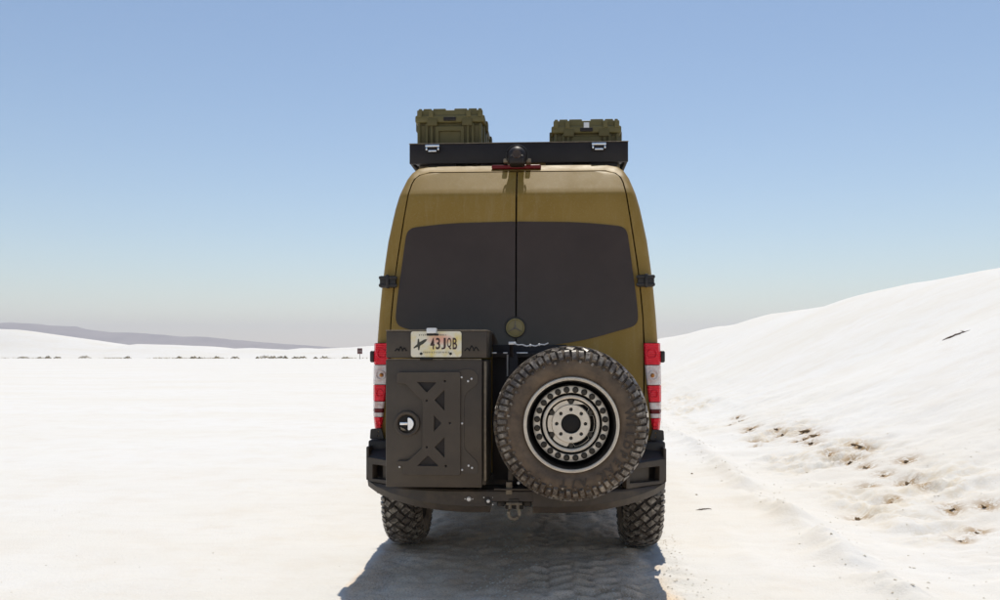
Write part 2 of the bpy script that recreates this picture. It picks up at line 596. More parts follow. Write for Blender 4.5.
def height(x, y):
    x = np.asarray(x, dtype=float)
    y = np.asarray(y, dtype=float)
    dist = np.hypot(x - 0.2, y + 6)
    near = 1 - sstep(12, 40, dist)
    z = 0.006 * fbm(x, y, 0.45, 4, 3) * near
    z += 0.010 * fbm(x, y, 3.0, 3, 11) * (1 - sstep(80, 200, dist))
    # wheel track the van stands in: shallow ruts, washboard and a soft centre ridge
    lane = sstep(-1.25, -0.95, x) * (1 - sstep(1.05, 1.3, x)) * near
    z += lane * 0.014 * fbm(x, y, 0.14, 3, 21)
    z += washboard(x, y)[0] * near
    z -= 0.022 * (np.exp(-((x + 0.88) / 0.17) ** 2) + np.exp(-((x - 0.93) / 0.17) ** 2)) * near
    z += 0.034 * np.exp(-((x - 0.02) / 0.13) ** 2) * near * (0.6 + 0.7 * fbm(x, y, 0.35, 3, 31))
    # tread prints in the ruts
    pr = (np.exp(-((x + 0.88) / 0.14) ** 4) + np.exp(-((x - 0.93) / 0.14) ** 4)) * near * (y < 0.8)
    z += pr * 0.007 * np.sign(np.sin(2 * np.pi * (y + np.abs(np.where(x < 0, x + 0.88, x - 0.93)) * 0.8) / 0.09))
    # graded windrow along the right edge of the road
    wob = 0.12 * fbm(y, y * 0 + 4.2, 3.5, 3, 41)
    z += 0.11 * np.exp(-np.abs((x - 2.42 - wob) / 0.16) ** 1.4) * (0.8 + 0.6 * fbm(x, y, 0.5, 4, 44)) * (1 - sstep(30, 70, dist))
    z += 0.020 * np.exp(-((x - 1.72 - wob * 0.6) / 0.12) ** 2) * (0.6 + 0.8 * fbm(x, y, 0.5, 3, 47)) * near
    # broken crust between windrow and bank
    crust = sstep(2.5, 3.1, x) * (1 - sstep(5.0, 6.4, x)) * (1 - sstep(40, 90, dist)) * sstep(-40, -20, y)
    rough = crust_mask(x, y)
    rid = 1 - np.abs(fbm(x, y, 0.42, 4, 53, 0.55))
    z += crust * (0.020 * fbm(x, y, 0.55, 5, 51, 0.6) + 0.05 * fbm(x, y, 2.2, 2, 52)) + rough * 0.10 * (rid - 0.6)
    z -= soil_mask(x, y) * 0.030
    # the bank
    h = np.interp(y, CREST_Y, CREST_Z) * sstep(-80, -30, y) * (1 - sstep(110, 150, y))
    foot = 3.0 + 0.35 * fbm(y, y * 0, 7.0, 2, 61)
    t = np.clip((x - foot) / (CREST_X - foot), 0, 1)
    prof = 0.55 * t + 0.45 * (t * t * (3 - 2 * t))
    prof = np.where(t < 0.12, prof * (0.55 + 0.45 * t / 0.12), prof)
    t2 = np.clip((x - CREST_X) / 34.0, 0, 1)
    back = 1 - t2 * t2 * (3 - 2 * t2)
    bank = np.where(x <= CREST_X, prof, back) * h
    lip = np.exp(-((x - CREST_X) / 2.2) ** 2)
    z += bank * (1 + 0.0 * lip)
    z += 0.05 * fbm(x, y, 6.0, 2, 71) * sstep(5, 9, x) * (1 - sstep(24, 45, x)) * (h > 0.4)
    # distant swell, hidden from nearby
    z += 0.25 * fbm(x, y, 220.0, 3, 81) * sstep(260, 700, dist)
    return z


def axis(zones, far0, far1, g):
    """zones: (from, to, step) laid end to end, then steps growing by g towards far0 and far1"""
    c = []
    for (a, b, st) in zones:
        c += list(np.arange(a, b - st * 0.5, st))
    c.append(zones[-1][1])
    hi, v, e = [], zones[-1][1], zones[-1][1]
    while v < far1:
        v += zones[-1][2] + g * (v - e)
        hi.append(v)
    lo, v, e = [], zones[0][0], zones[0][0]
    while v > far0:
        v -= zones[0][2] + g * (e - v)
        lo.append(v)
    return np.array(lo[::-1] + c + hi)


def grid_object(name, xs, ys, Z, mask, mat, attrs=None):
    nx, ny = len(xs), len(ys)
    XX, YY = np.meshgrid(xs, ys)
    idx = np.arange(nx * ny).reshape(ny, nx)
    q = np.stack([idx[:-1, :-1], idx[:-1, 1:], idx[1:, 1:], idx[1:, :-1]], -1)[mask]
    used = np.unique(q)
    remap = np.full(nx * ny, -1)
    remap[used] = np.arange(len(used))
    q = remap[q]
    co = np.stack([XX.ravel(), YY.ravel(), Z.ravel()], -1)[used]
    me = bpy.data.meshes.new(name)
    me.vertices.add(len(co))
    me.vertices.foreach_set('co', co.astype(np.float32).ravel())
    me.loops.add(q.size)
    me.loops.foreach_set('vertex_index', q.astype(np.int32).ravel())
    me.polygons.add(len(q))
    me.polygons.foreach_set('loop_start', np.arange(0, q.size, 4, dtype=np.int32))
    me.polygons.foreach_set('loop_total', np.full(len(q), 4, dtype=np.int32))
    me.polygons.foreach_set('use_smooth', np.ones(len(q), dtype=bool))
    me.update()
    for k, v in (attrs or {}).items():
        me.attributes.new(k, 'FLOAT', 'POINT').data.foreach_set('value', v.ravel()[used].astype(np.float32))
    me.validate()
    me.materials.append(mat)
    o = bpy.data.objects.new(name, me)
    return link(o)


gx = axis([(-2.2, -1.3, 0.06), (-1.3, 1.4, 0.026), (1.4, 2.0, 0.05), (2.0, 4.8, 0.036)], -4400, 4400, 0.05)
gy = axis([(-2.6, -2.0, 0.05), (-2.0, 1.2, 0.024), (1.2, 13.0, 0.05)], -4400, 4400, 0.05)
GX, GY = np.meshgrid(gx, gy)
GZ = height(GX, GY)
cxm = (gx[:-1] + gx[1:]) / 2
cym = (gy[:-1] + gy[1:]) / 2
inb = ((cxm > 4.6) & (cxm < 46.5))[None, :] & ((cym > -80) & (cym < 150))[:, None]
NEAR = 1 - sstep(12, 40, np.hypot(GX - 0.2, GY + 6))
wob = 0.10 * fbm(GX, GY, 0.9, 4, 23)
LANE_TINT = sstep(-1.05, -0.95, GX + wob * 0.4) * (1 - sstep(0.88, 1.12, GX + wob)) * (1 - sstep(60, 140, np.abs(GY)))  # warm tint mask, its side edges fitted to the van's shadow
GRIT_SHADE = LANE_TINT * NEAR * np.clip(washboard(GX, GY)[1] ** 1.6 * 1.3 + 0.40 * np.clip(fbm(GX, GY, 0.35, 4, 25), 0, 1) + 0.5 * np.exp(-((GX + 0.08) / 0.10) ** 2) * np.clip(fbm(GX, GY, 0.09, 3, 27), 0, 1), 0, 1)  # painted shade in the ripple troughs plus random brown flecks
ATTRS = {'lane': LANE_TINT, 'grit_shade': GRIT_SHADE, 'crust': crust_mask(GX, GY), 'soil': soil_mask(GX, GY)}
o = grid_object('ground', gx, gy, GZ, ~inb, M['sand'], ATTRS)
tag(o, 'flat white gypsum sand ground with the wheel track', 'ground', kind='structure')
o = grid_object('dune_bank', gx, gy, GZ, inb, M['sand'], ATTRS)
tag(o, 'smooth white sand bank rising along the right of the track', 'dune', kind='structure')

# far white dunes, left of the van, crest given by distance-scaled heights along X
FD = 172.0
def far_dunes():
    px = [-260, -120, 0, 30, 60, 90, 112, 120, 128, 160, 200, 220, 246, 284, 300, 316, 344, 372, 420, 520, 640, 760]
    up = [16, 26, 21, 16.5, 12, 7.5, 4.2, 5.0, 6.0, 5.2, 3.6, 1.2, 2.2, 0.2, 1.8, 1.2, 2.6, 4.4, 5, 4, 5, 3]
    xs = np.linspace(-180, 46, 260)
    ys = np.linspace(150, 235, 60)
    XX, YY = np.meshgrid(xs, ys)
    px_of_x = 547 + (XX - CAM[0]) / (FD + 6) * 885
    crest = 1.5 + np.interp(px_of_x, px, up) / 885 * (FD + 6)
    base = 153 + 2.5 * fbm(XX, XX * 0, 25, 2, 91)
    t = np.clip((YY - base) / (FD - base), 0, 1)
    prof = 0.5 * t + 0.5 * t * t * (3 - 2 * t)
    t2 = np.clip((YY - FD) / 60, 0, 1)
    Z = np.where(YY < FD, prof, 1 - t2 * t2 * (3 - 2 * t2)) * crest
    Z += 0.06 * fbm(XX, YY, 12, 3, 95) * (t > 0.05)
    Z -= 0.15 * (1 - sstep(0, 0.08, t)) + 0.2 * t2 + 0.3 * sstep(36, 46, XX)
    o = grid_object('far_dunes', xs, ys, Z, np.ones((59, 259), bool), M['sand'])
    tag(o, 'low white dunes along the horizon left of the van', 'dunes', kind='structure')


far_dunes()


def mountains():
    D0 = 3000.0
    px = [-420, -260, -120, 0, 12, 40, 62, 80, 100, 120, 150, 180, 200, 225, 250, 275, 300, 330, 380, 450, 600]
    up = [20, 26, 29, 31, 30, 28, 27.5, 22.5, 20.5, 19.5, 18.5, 16.5, 15.5, 12.5, 11, 8.5, 7, 4.5, 3, 1.5, 0.5]
    n = 300
    X0 = np.linspace(-3300, 300, n)
    ppx = 547 + (X0 - CAM[0]) / D0 * 885
    H = np.interp(ppx, px, up) / 885 * D0 + 1.5
    H = H * (1 + 0.035 * fbm(X0, X0 * 0, 90, 4, 101))
    rows = np.linspace(0, 1, 40)
    ys = D0 - 6 + (rows - 0.5) * 700
    XX, RR = np.meshgrid(X0, rows)
    _, YY = np.meshgrid(X0, ys)
    ridge = 1 - np.abs(RR - 0.5) * 2
    gul = 0.16 * fbm(XX, YY, 120, 5, 111) * ridge * (1 - ridge) * 4
    Z = H[None, :] * (ridge ** 1.15 + gul) - 6
    Z = np.maximum(Z, -6)
    Z[20, :] = np.maximum(Z[20, :], 0)
    o = grid_object('mountain_range', X0, ys, Z, np.ones((39, n - 1), bool), M['rock'])
    tag(o, 'hazy grey mountain range low on the left horizon', 'mountains', kind='structure')


mountains()

# ------------------------------------------------------------------ the van
van = empty('camper_van')
tag(van, 'olive camper van seen from behind with roof rack and spare wheel', 'van')

HW_Z = [0.45, 0.60, 1.10, 1.40, 1.57, 1.87, 2.22, 2.48, 2.60, 2.70, 2.765, 2.80, 2.825, 2.835]
HW_X = [0.965, 0.968, 0.972, 0.968, 0.964, 0.944, 0.902, 0.848, 0.815, 0.785, 0.752, 0.715, 0.64, 0.0]
TZ = [0.4, 1.5, 2.40, 2.56, 2.58, 2.76, 2.80, 2.835]
TY = [0.0, 0.0, 0.05, 0.072, 0.080, 0.228, 0.272, 0.35]


def tilt(z):
    return float(np.interp(z, TZ, TY))


def hw(z):
    return float(np.interp(z, HW_Z, HW_X))


DE_Z = [0.60, 1.50, 1.65, 2.02, 2.35, 2.58, 2.66, 2.705, 2.735, 2.752]
DE_X = [0.862, 0.868, 0.867, 0.835, 0.787, 0.752, 0.738, 0.722, 0.690, 0.62]


def de(z):
    return float(np.interp(z, DE_Z, DE_X))


AX_R, AX_F, TYRE_R = 0.95, 4.62, 0.47


def body_shell():
    zl = [0.0, 0.35, 0.7, 1.0]
    upper = [1.25, 1.40, 1.57, 1.75, 1.95, 2.10, 2.25, 2.40, 2.48, 2.54, 2.56, 2.58, 2.62, 2.66, 2.70, 2.735, 2.765, 2.785, 2.80, 2.815, 2.825]
    roofx = [0.62, 0.5, 0.35, 0.18]

    def half(zb):
        pts = []
        for t in zl:
            z = zb + (1.15 - zb) * t
            pts.append((hw(z), z))
        pts += [(hw(z), z) for z in upper]
        pts += [(x, 2.826 + 0.012 * (1 - x / 0.62)) for x in roofx]
        return pts

    cols = [0.0, 0.012, 0.035, 0.075, 0.13, 0.22, 0.32]
    cols += list(np.linspace(0.40, 1.50, 34)) + list(np.linspace(1.6, 4.0, 14)) + list(np.linspace(4.07, 5.20, 36)) + [5.3, 5.45, 5.6, 5.75, 5.85, 5.9]
    verts, rings = [], []
    for Y in cols:
        zb = 0.60
        for a in (AX_R, AX_F):
            dd = abs(Y - a)
            if dd < 0.60:
                zb = max(zb, 0.47 + math.sqrt(0.60 ** 2 - dd ** 2))
        zb = min(zb, 1.08)
        top = float(np.interp(Y, [0, 4.30, 4.55, 5.20, 5.35, 5.75, 5.9], [9, 9, 2.80, 1.66, 1.46, 1.20, 0.95]))
        front = float(np.interp(Y, [5.2, 5.6, 5.8, 5.9], [1, 0.97, 0.90, 0.80]))
        rnd = float(np.interp(Y, [0, 0.012, 0.035, 0.075, 0.13], [0.045, 0.024, 0.010, 0.002, 0]))
        hp = half(zb)
        ring = []
        w = max(0.0, 1 - Y / 0.9)
        for s in (-1, 1):
            seq = hp if s == -1 else hp[::-1]
            if s == 1:
                ring.append((0, 2.838, None))
            for (x, z) in seq:
                zz = min(z, top)
                ring.append((s * max(0.0, min(x, 2) * front - rnd * (1 if x > 0.6 else x / 0.6)), zz, None))
        idx = []
        for (x, z, _) in ring:
            zt = min(z, top) - (rnd * 0.5 if z > 2.75 else 0)
            idx.append(len(verts))
            verts.append((x, Y + tilt(z) * w, zt))
        rings.append(idx)
    faces = []
    n = len(rings[0])
    for a, b in zip(rings[:-1], rings[1:]):
        for k in range(n - 1):
            faces.append((a[k], a[k + 1], b[k + 1], b[k]))
    faces.append(tuple(rings[-1]))
    # rear frame: from the outline in to the door opening, then the jamb
    inner, jamb = [], []
    for i in rings[0]:
        x, y, z = verts[i]
        zi = min(max(z, 0.66), 2.757)
        if abs(x) < 0.62 or z > 2.757:
            xi = max(-0.62, min(0.62, x)) if z > 2.80 else math.copysign(de(zi), x)
        else:
            xi = math.copysign(de(zi), x)
        inner.append(len(verts))
        verts.append((xi, tilt(zi), zi))
        jamb.append(len(verts))
        verts.append((xi * 0.995, tilt(zi) + 0.09, zi - 0.004))
    r0 = rings[0]
    for k in range(n - 1):
        faces.append((r0[k + 1], r0[k], inner[k], inner[k + 1]))
        faces.append((inner[k + 1], inner[k], jamb[k], jamb[k + 1]))
    bm = bmesh.new()
    bv = [bm.verts.new(v) for v in verts]
    for f in faces:
        try:
            bm.faces.new([bv[i] for i in f])
        except ValueError:
            pass
    bmesh.ops.remove_doubles(bm, verts=bm.verts, dist=1e-5)
    bmesh.ops.dissolve_degenerate(bm, edges=bm.edges, dist=1e-5)
    return bm_fin('body', bm, M['paint'], van, smooth=True)


body = body_shell()
# dark bulkhead behind the rear doors and sealed floor
box('floor_pan', -0.80, 0.80, 0.12, 5.2, 0.56, 0.64, M['under'], van, 0.01)
box('bulkhead', -0.80, 0.80, 0.30, 0.33, 0.66, 2.60, M['under'], van, 0.005)


def rear_door(s):
    rows = [0.67, 1.0, 1.3, 1.5, 1.7, 2.0, 2.2, 2.40, 2.50, 2.555, 2.57, 2.585, 2.62, 2.66, 2.69, 2.712, 2.728, 2.740, 2.748]
    nc = 14
    verts, faces = [], []
    for z in rows:
        xo = de(z) - 0.009
        for k in range(nc):
            u = k / (nc - 1)
            x = 0.0060 + (xo - 0.0060) * u
            y = tilt(z) - 0.006
            if k == nc - 1:
                y += 0.008
            if k == 0:
                y += 0.004
            verts.append((s * x, y, z))
    for i in range(len(rows) - 1):
        for k in range(nc - 1):
            a = i * nc + k
            faces.append((a, a + 1, a + nc + 1, a + nc))
    bm = bmesh.new()
    bv = [bm.verts.new(v) for v in verts]
    for f in faces:
        bm.faces.new([bv[i] for i in f])
    ext = bmesh.ops.extrude_edge_only(bm, edges=[e for e in bm.edges if e.is_boundary])
    for v in [g for g in ext['geom'] if isinstance(g, bmesh.types.BMVert)]:
        v.co.y += 0.06
    d = bm_fin('rear_door', bm, M['paint'], van, smooth=True)
    # bonded window, slightly proud of the panel
    pl = [(0.0052, 2.376), (0.45, 2.368), (0.748, 2.335), (0.765, 2.22), (0.818, 1.80), (0.826, 1.668), (0.45, 1.560), (0.0052, 1.505)]
    pl = rounded(pl, [0.004, 0.2, 0.065, 0.05, 0.1, 0.06, 0.15, 0.004], 5)
    if s < 0:
        pl = [(-x, z) for x, z in pl][::-1]
    n = len(pl)
    vs = [(x, tilt(z) - 0.0135, z) for x, z in pl] + [(x * 1.0, tilt(z) + 0.002, z) for x, z in pl]
    cx = sum(p[0] for p in pl) / n
    cz = sum(p[1] for p in pl) / n
    fs = [tuple(range(n))]
    fs += [(i, n + i, n + (i + 1) % n, (i + 1) % n) for i in range(n)]
    bm = bmesh.new()
    bv = [bm.verts.new(v) for v in vs]
    for f in fs:
        bm.faces.new([bv[i] for i in f])
    bmesh.ops.bevel(bm, geom=[e for e in bm.edges if all(v.co.y < tilt(v.co.z) - 0.01 for v in e.verts)], offset=0.003, segments=2, affect='EDGES')
    g = bm_fin('window', bm, M['glass'], d, smooth=True)
    # strap hinge wrapping round the corner post
    bm = bmesh.new()
    zc = 1.965
    a0, a1 = sorted((s * 0.818, s * 0.928))
    add_box(bm, a0, a1, -0.028, 0.02, zc - 0.040, zc + 0.040, 0.006)
    for dz in (-0.026, 0.026):
        a0, a1 = sorted((s * 0.808, s * 0.932))
        add_box(bm, a0, a1, -0.040, -0.016, zc + dz - 0.010, zc + dz + 0.010, 0.004)
    a0, a1 = sorted((s * 0.862, s * 0.885))
    add_box(bm, a0, a1, -0.050, -0.01, zc - 0.046, zc + 0.046, 0.008)
    bm_fin('hinge', bm, M['black'], d, smooth=True)
    return d


door_l = rear_door(-1)
door_r = rear_door(1)
# emblem on the doors: disc, ring and three-pointed star
ez = 1.650
ey = tilt(ez)
emb = lathe('emblem', [(ey - 0.012, 0.0), (ey - 0.040, 0.0), (ey - 0.038, 0.052), (ey - 0.034, 0.060), (ey - 0.012, 0.064)], M['emblem'], van, 48, loc=(-0.004, 0, ez))
lathe('emblem_ring', [(-0.0395 + ey, 0.053), (-0.044 + ey, 0.056), (-0.044 + ey, 0.060), (-0.036 + ey, 0.0635)], M['emblem'], emb, 48)
st = []
for k in range(6):
    a = math.pi / 2 + k * math.pi / 3
    rr = 0.056 if k % 2 == 0 else 0.008
    st.append((rr * math.cos(a), rr * math.sin(a)))
cut_plate('emblem_star', st, [], 0.005, M['dust_metal'], emb, y=ey - 0.0445, bevel=0.0008)
lathe('emblem_seat', [(ey - 0.010, 0.0), (ey - 0.018, 0.0), (ey - 0.018, 0.074), (ey - 0.010, 0.076)], M['black'], emb, 48)


# tail lights: stacked lenses that wrap round the corner
def tail_light(s):
    def xin(z):
        return float(np.interp(z, [0.96, 1.20, 1.40, 1.545], [0.918, 0.890, 0.868, 0.862]))

    def xout(z):
        return float(np.interp(z, [0.96, 1.05, 1.25, 1.545], [0.968, 0.978, 0.979, 0.972]))

    def seg(name, z0, z1, mat, parent, grow=0.0, n=2):
        vs, fs = [], []
        zz = np.linspace(z0, z1, n)
        for z in zz:
            xi, xo = xin(z) - grow, xout(z) + grow
            g = grow
            for (x, y) in ((xi, 0.05), (xi, -0.022 - g), (xi + 0.008, -0.030 - g), (xo - 0.050, -0.032 - g), (xo - 0.018, -0.018 - g), (xo - 0.002, 0.012), (xo + 0.002, 0.05), (xo + 0.003, 0.13)):
                vs.append((s * x, y, z))
        m = 8
        for i in range(n - 1):
            for k in range(m):
                k2 = (k + 1) % m
                fs.append((i * m + k, i * m + k2, (i + 1) * m + k2, (i + 1) * m + k))
        fs.append(tuple(range(m))[::-1])
        fs.append(tuple((n - 1) * m + k for k in range(m)))
        bm = bmesh.new()
        bv = [bm.verts.new(v) for v in vs]
        for f in fs:
            bm.faces.new([bv[i] for i in f])
        return bm_fin(name, bm, mat, parent, smooth=True)

    base = seg('tail_light', 0.958, 1.548, M['red2'], van, -0.004, 6)
    for z0, z1, m in ((1.402, 1.546, 'red'), (1.266, 1.398, 'clear'), (1.152, 1.262, 'red'), (1.102, 1.149, 'clear'), (1.077, 1.099, 'red2'), (1.045, 1.074, 'clear'), (0.960, 1.042, 'red')):
        seg('lens', z0 + 0.001, z1 - 0.001, M[m], base, 0.002, 3)
    for (zc, rr_, mt) in ((1.475, 0.034, 'red'), (1.330, 0.034, 'clear'), (1.207, 0.028, 'red'), (1.000, 0.018, 'red')):
        xc = (xin(zc) + xout(zc)) / 2 - 0.006
        lathe('reflector', [(-0.0345, rr_), (-0.0375, rr_ * 0.94), (-0.0375, rr_ * 0.80), (-0.0350, rr_ * 0.72)], M[mt], base, 24, loc=(s * xc, 0, zc))
    bm = bmesh.new()
    bmesh.ops.create_icosphere(bm, subdivisions=2, radius=0.014)
    bm_fin('bulb', bm, M['amber'], base, smooth=True, loc=(s * 0.915, -0.034, 1.330))
    # dark end cap of the sliding door rail, just beside the lamp
    a0, a1 = sorted((s * 0.972, s * 1.006))
    box('rail_end_cap', a0, a1, 0.02, 0.16, 1.415, 1.495, M['black'], van, 0.012, 3)


tail_light(-1)
tail_light(1)

# third brake light and reversing camera on the roof edge
bz = 2.796
bm = bmesh.new()
add_box(bm, -0.182, 0.168, 0.252, 0.34, bz - 0.014, bz + 0.014, 0.010, 3)
bl = bm_fin('brake_light', bm, M['red2'], van, smooth=True)
cm = empty('reversing_camera')
cm.parent = van
bm = bmesh.new()
add_box(bm, -0.054, 0.054, 0.13, 0.36, 2.790, 2.855, 0.018, 3)
t = bmesh.new()
bmesh.ops.create_uvsphere(t, u_segments=24, v_segments=14, radius=0.064)
bmesh.ops.translate(t, vec=(0, 0.20, 2.862), verts=t.verts)
merge(bm, t)
bmesh.ops.remove_doubles(bm, verts=bm.verts, dist=1e-6)
bpy.data.objects.remove(cm)
cm = bm_fin('reversing_camera', bm, M['rack'], van, smooth=True)
lathe('camera_lens', [(0.150, 0.0), (0.128, 0.0), (0.126, 0.026), (0.134, 0.034), (0.170, 0.036)], M['glass'], cm, 24, loc=(0, 0, 2.858))
arc = [(0.076 * math.cos(a), 0.20, 2.862 + 0.072 * math.sin(a)) for a in np.linspace(-0.5, math.pi + 0.5, 18)]
tube('camera_hood', arc, 0.0055, M['bolt'], cm)
for s in (-1, 1):
    a0, a1 = sorted((s * 0.062, s * 0.098))
    box('camera_bracket', a0, a1, 0.23, 0.27, 2.822, 2.848, M['dust_metal'], cm, 0.006)

# roof rack
RZ0, RZ1, RY0 = 2.862, 3.006, 0.44
rk = box('roof_rack', -0.796, 0.796, RY0, RY0 + 0.022, RZ0, RZ1, M['rack'], van, 0.004)
for s in (-1, 1):
    a0, a1 = sorted((s * 0.772, s * 0.795))
    box('side_rail', a0, a1, RY0 + 0.024, 4.0, RZ0 + 0.002, RZ1 - 0.002, M['rack'], rk, 0.004)
    for y in (0.56, 1.6, 2.8, 3.8):
        a0, a1 = sorted((s * 0.64, s * 0.745))
        box('rack_foot', a0, a1, y, y + 0.09, 2.80, 2.872, M['dust_metal'], rk, 0.006)
for y in np.linspace(0.50, 3.9, 9):
    box('crossbar', -0.760, 0.760, y, y + 0.09, 2.874, 2.900, M['rack'], rk, 0.004)
box('front_fairing', -0.785, 0.785, 4.002, 4.03, RZ0 + 0.002, RZ1 - 0.002, M['rack'], rk, 0.004)
box('top_lip', -0.799, 0.799, RY0 - 0.004, RY0 + 0.030, RZ1 + 0.001, RZ1 + 0.006, M['dust_metal'], rk, 0.002)
for x in (-0.625, 0.585):
    lt = box('latch', x - 0.050, x + 0.050, RY0 - 0.016, RY0 - 0.001, RZ1 - 0.064, RZ1 - 0.012, M['rack'], rk, 0.006)
    bm = bmesh.new()
    add_box(bm, x - 0.052, x + 0.052, RY0 - 0.026, RY0 - 0.017, RZ1 - 0.026, RZ1 - 0.008, 0.003)
    add_box(bm, x - 0.030, x + 0.030, RY0 - 0.026, RY0 - 0.017, RZ1 - 0.062, RZ1 - 0.048, 0.003)
    for s in (-1, 1):
        add_box(bm, x + s * 0.043 - 0.006, x + s * 0.043 + 0.006, RY0 - 0.024, RY0 - 0.017, RZ1 - 0.050, RZ1 - 0.027, 0.002)
    bm_fin('latch_bail', bm, M['chrome'], rk, smooth=True)
# dark clamp blocks between rack and roof
for x in (-0.56, -0.18, 0.30, 0.62):
    box('rack_clamp', x - 0.10, x + 0.10, RY0 + 0.03, RY0 + 0.09, 2.832, 2.868, M['rack'], rk, 0.004)


# ---- wheels
def tyre_profile():
    right = [(0.105, 0.275), (0.122, 0.292), (0.138, 0.312), (0.147, 0.335), (0.1475, 0.355), (0.142, 0.378), (0.132, 0.402), (0.117, 0.423), (0.098, 0.438), (0.075, 0.447), (0.045, 0.451)]
    left = [(-a, r) for a, r in right][::-1]
    return right + [(0, 0.4525)] + left + [(-0.098, 0.27), (0.098, 0.27)]


def surf_pt(q, lift):
    """q runs along the tread section (arc length from the crown); lifted along the section's normal"""
    A = [0.0, 0.045, 0.075, 0.098, 0.117, 0.132, 0.142, 0.1475, 0.147]
    Rr = [0.4525, 0.451, 0.447, 0.438, 0.423, 0.402, 0.378, 0.355, 0.335]
    L = [0.0]
    for i in range(1, len(A)):
        L.append(L[-1] + math.hypot(A[i] - A[i - 1], Rr[i] - Rr[i - 1]))
    u = abs(q)
    a, r = float(np.interp(u, L, A)), float(np.interp(u, L, Rr))
    e = 0.008
    a0, r0 = float(np.interp(u - e, L, A)), float(np.interp(u - e, L, Rr))
    a1, r1 = float(np.interp(u + e, L, A)), float(np.interp(u + e, L, Rr))
    da, dr = a1 - a0, r1 - r0
    n = math.hypot(da, dr) or 1.0
    sg = 1 if q >= 0 else -1
    if u < 1e-4:
        return 0.0, r + lift
    return sg * (a + lift * (-dr / n)), r + lift * (da / n)


def tread_mesh(pitches=32):
    vs, fs = [], []

    def block(th, q, lu, lv, ang, lift=0.018, nseg=2, top=0.86):
        """lu along the circumference, lv across the section"""
        ca, sa = math.cos(ang), math.sin(ang)
        n0 = len(vs)
        for (lf, sc) in ((-0.006, 1.0), (lift, top)):
            for j in range(nseg + 1):
                v = (j / nseg * 2 - 1) * lv / 2 * (sc if lf > 0 else 1)
                for u in (-1, 1):
                    uu = u * lu / 2 * sc
                    du, dv = uu * ca - v * sa, uu * sa + v * ca
                    a2, r2 = surf_pt(q + dv, lf)
                    t = th + du / 0.46
                    vs.append((r2 * math.cos(t), a2, r2 * math.sin(t)))
        m = 2 * (nseg + 1)
        for j in range(nseg):
            b = n0 + m + 2 * j
            fs.append((b, b + 1, b + 3, b + 2))
            for k in (0, 1):
                p0, p1 = n0 + 2 * j + k, n0 + 2 * (j + 1) + k
                fs.append((p0, p1, p1 + m, p0 + m))
        fs.append((n0, n0 + 1, n0 + 1 + m, n0 + m))
        e = n0 + 2 * nseg
        fs.append((e, e + 1, e + 1 + m, e + m))

    p = 2 * math.pi / pitches
    for i in range(pitches):
        th = i * p
        j = 0.004 * math.sin(i * 2.7)
        block(th, 0.0, 0.046, 0.062, R(40))
        block(th + p * 0.5, 0.045, 0.044, 0.060, R(-40) )
        block(th + p * 0.5, -0.045, 0.044, 0.060, R(-40))
        block(th + p * 0.05, 0.086, 0.050, 0.040, R(30))
        block(th + p * 0.05, -0.086, 0.050, 0.040, R(30))
        for s in (-1, 1):
            # shoulder lugs, alternately long and short, folding down the sidewall
            block(th + p * 0.30, s * 0.132, 0.036, 0.052 + j, R(6 * s), 0.017, 4, 0.82)
            block(th + p * 0.80, s * 0.141, 0.032, 0.070 + j, R(6 * s), 0.017, 5, 0.82)
            block(th + p * 0.30, s * 0.176, 0.020, 0.022, R(-20 * s), 0.006, 2, 0.7)
    me = bpy.data.meshes.new('tread')
    me.from_pydata(vs, [], fs)
    bm = bmesh.new()
    bm.from_mesh(me)
    bmesh.ops.recalc_face_normals(bm, faces=bm.faces)
    bm.to_mesh(me)
    bm.free()
    me.materials.append(M['tread'])
    return me


TREAD = tread_mesh()
SP = Vector((0.355, -0.595, 1.055))
spare = lathe('spare_wheel', tyre_profile(), M['rubber'], van, 96, closed=True, loc=SP)
spare['label'] = 'spare wheel with chunky dusty tyre and beadlock rim'
tr = bpy.data.objects.new('tread', TREAD)
link(tr, spare)
tr['kind'] = 'stuff'
def tread_base(parent, mat='groove'):
    A = [0.0, 0.045, 0.075, 0.098, 0.117, 0.132, 0.141]
    Rr = [0.4540, 0.4526, 0.4486, 0.4396, 0.4245, 0.4030, 0.3800]
    pr = [(-a, r) for a, r in zip(A, Rr)][::-1] + [(a, r) for a, r in zip(A, Rr)][1:]
    pr = [(a * 1.008, r) for a, r in pr]
    lathe('tread_base', pr, M[mat], parent, 96)


tread_base(spare, 'mud')
lathe('rim_lip', [(-0.100, 0.264), (-0.128, 0.265), (-0.137, 0.267), (-0.140, 0.271), (-0.136, 0.274), (-0.139, 0.278), (-0.137, 0.283), (-0.128, 0.286), (-0.108, 0.288)], M['alloy'], spare, 96)
lathe('rim_barrel', [(-0.128, 0.2645), (-0.10, 0.258), (0.02, 0.250), (0.055, 0.235), (0.055, 0.0)], M['dark_alloy'], spare, 96)
ring = lathe('beadlock_ring', [(-0.015, 0.187), (-0.042, 0.187), (-0.045, 0.190), (-0.045, 0.224), (-0.042, 0.229), (-0.020, 0.231)], M['alloy'], spare, 96)
bolt_me = None
NB = 24
for k in range(NB):
    a = 2 * math.pi * (k + 0.5) / NB
    loc = (0.2065 * math.cos(a), 0.020, 0.2065 * math.sin(a))
    if bolt_me is None:
        b = lathe('bolt', [(-0.055, 0.0195), (-0.0690, 0.0190), (-0.0700, 0.0165), (-0.0665, 0.0140), (-0.0665, 0.0095), (-0.074, 0.0088), (-0.074, 0.0)], M['bolt'], spare, 12, loc=loc)
        bolt_me = b.data
    else:
        link(bpy.data.objects.new('bolt', bolt_me), spare).location = loc
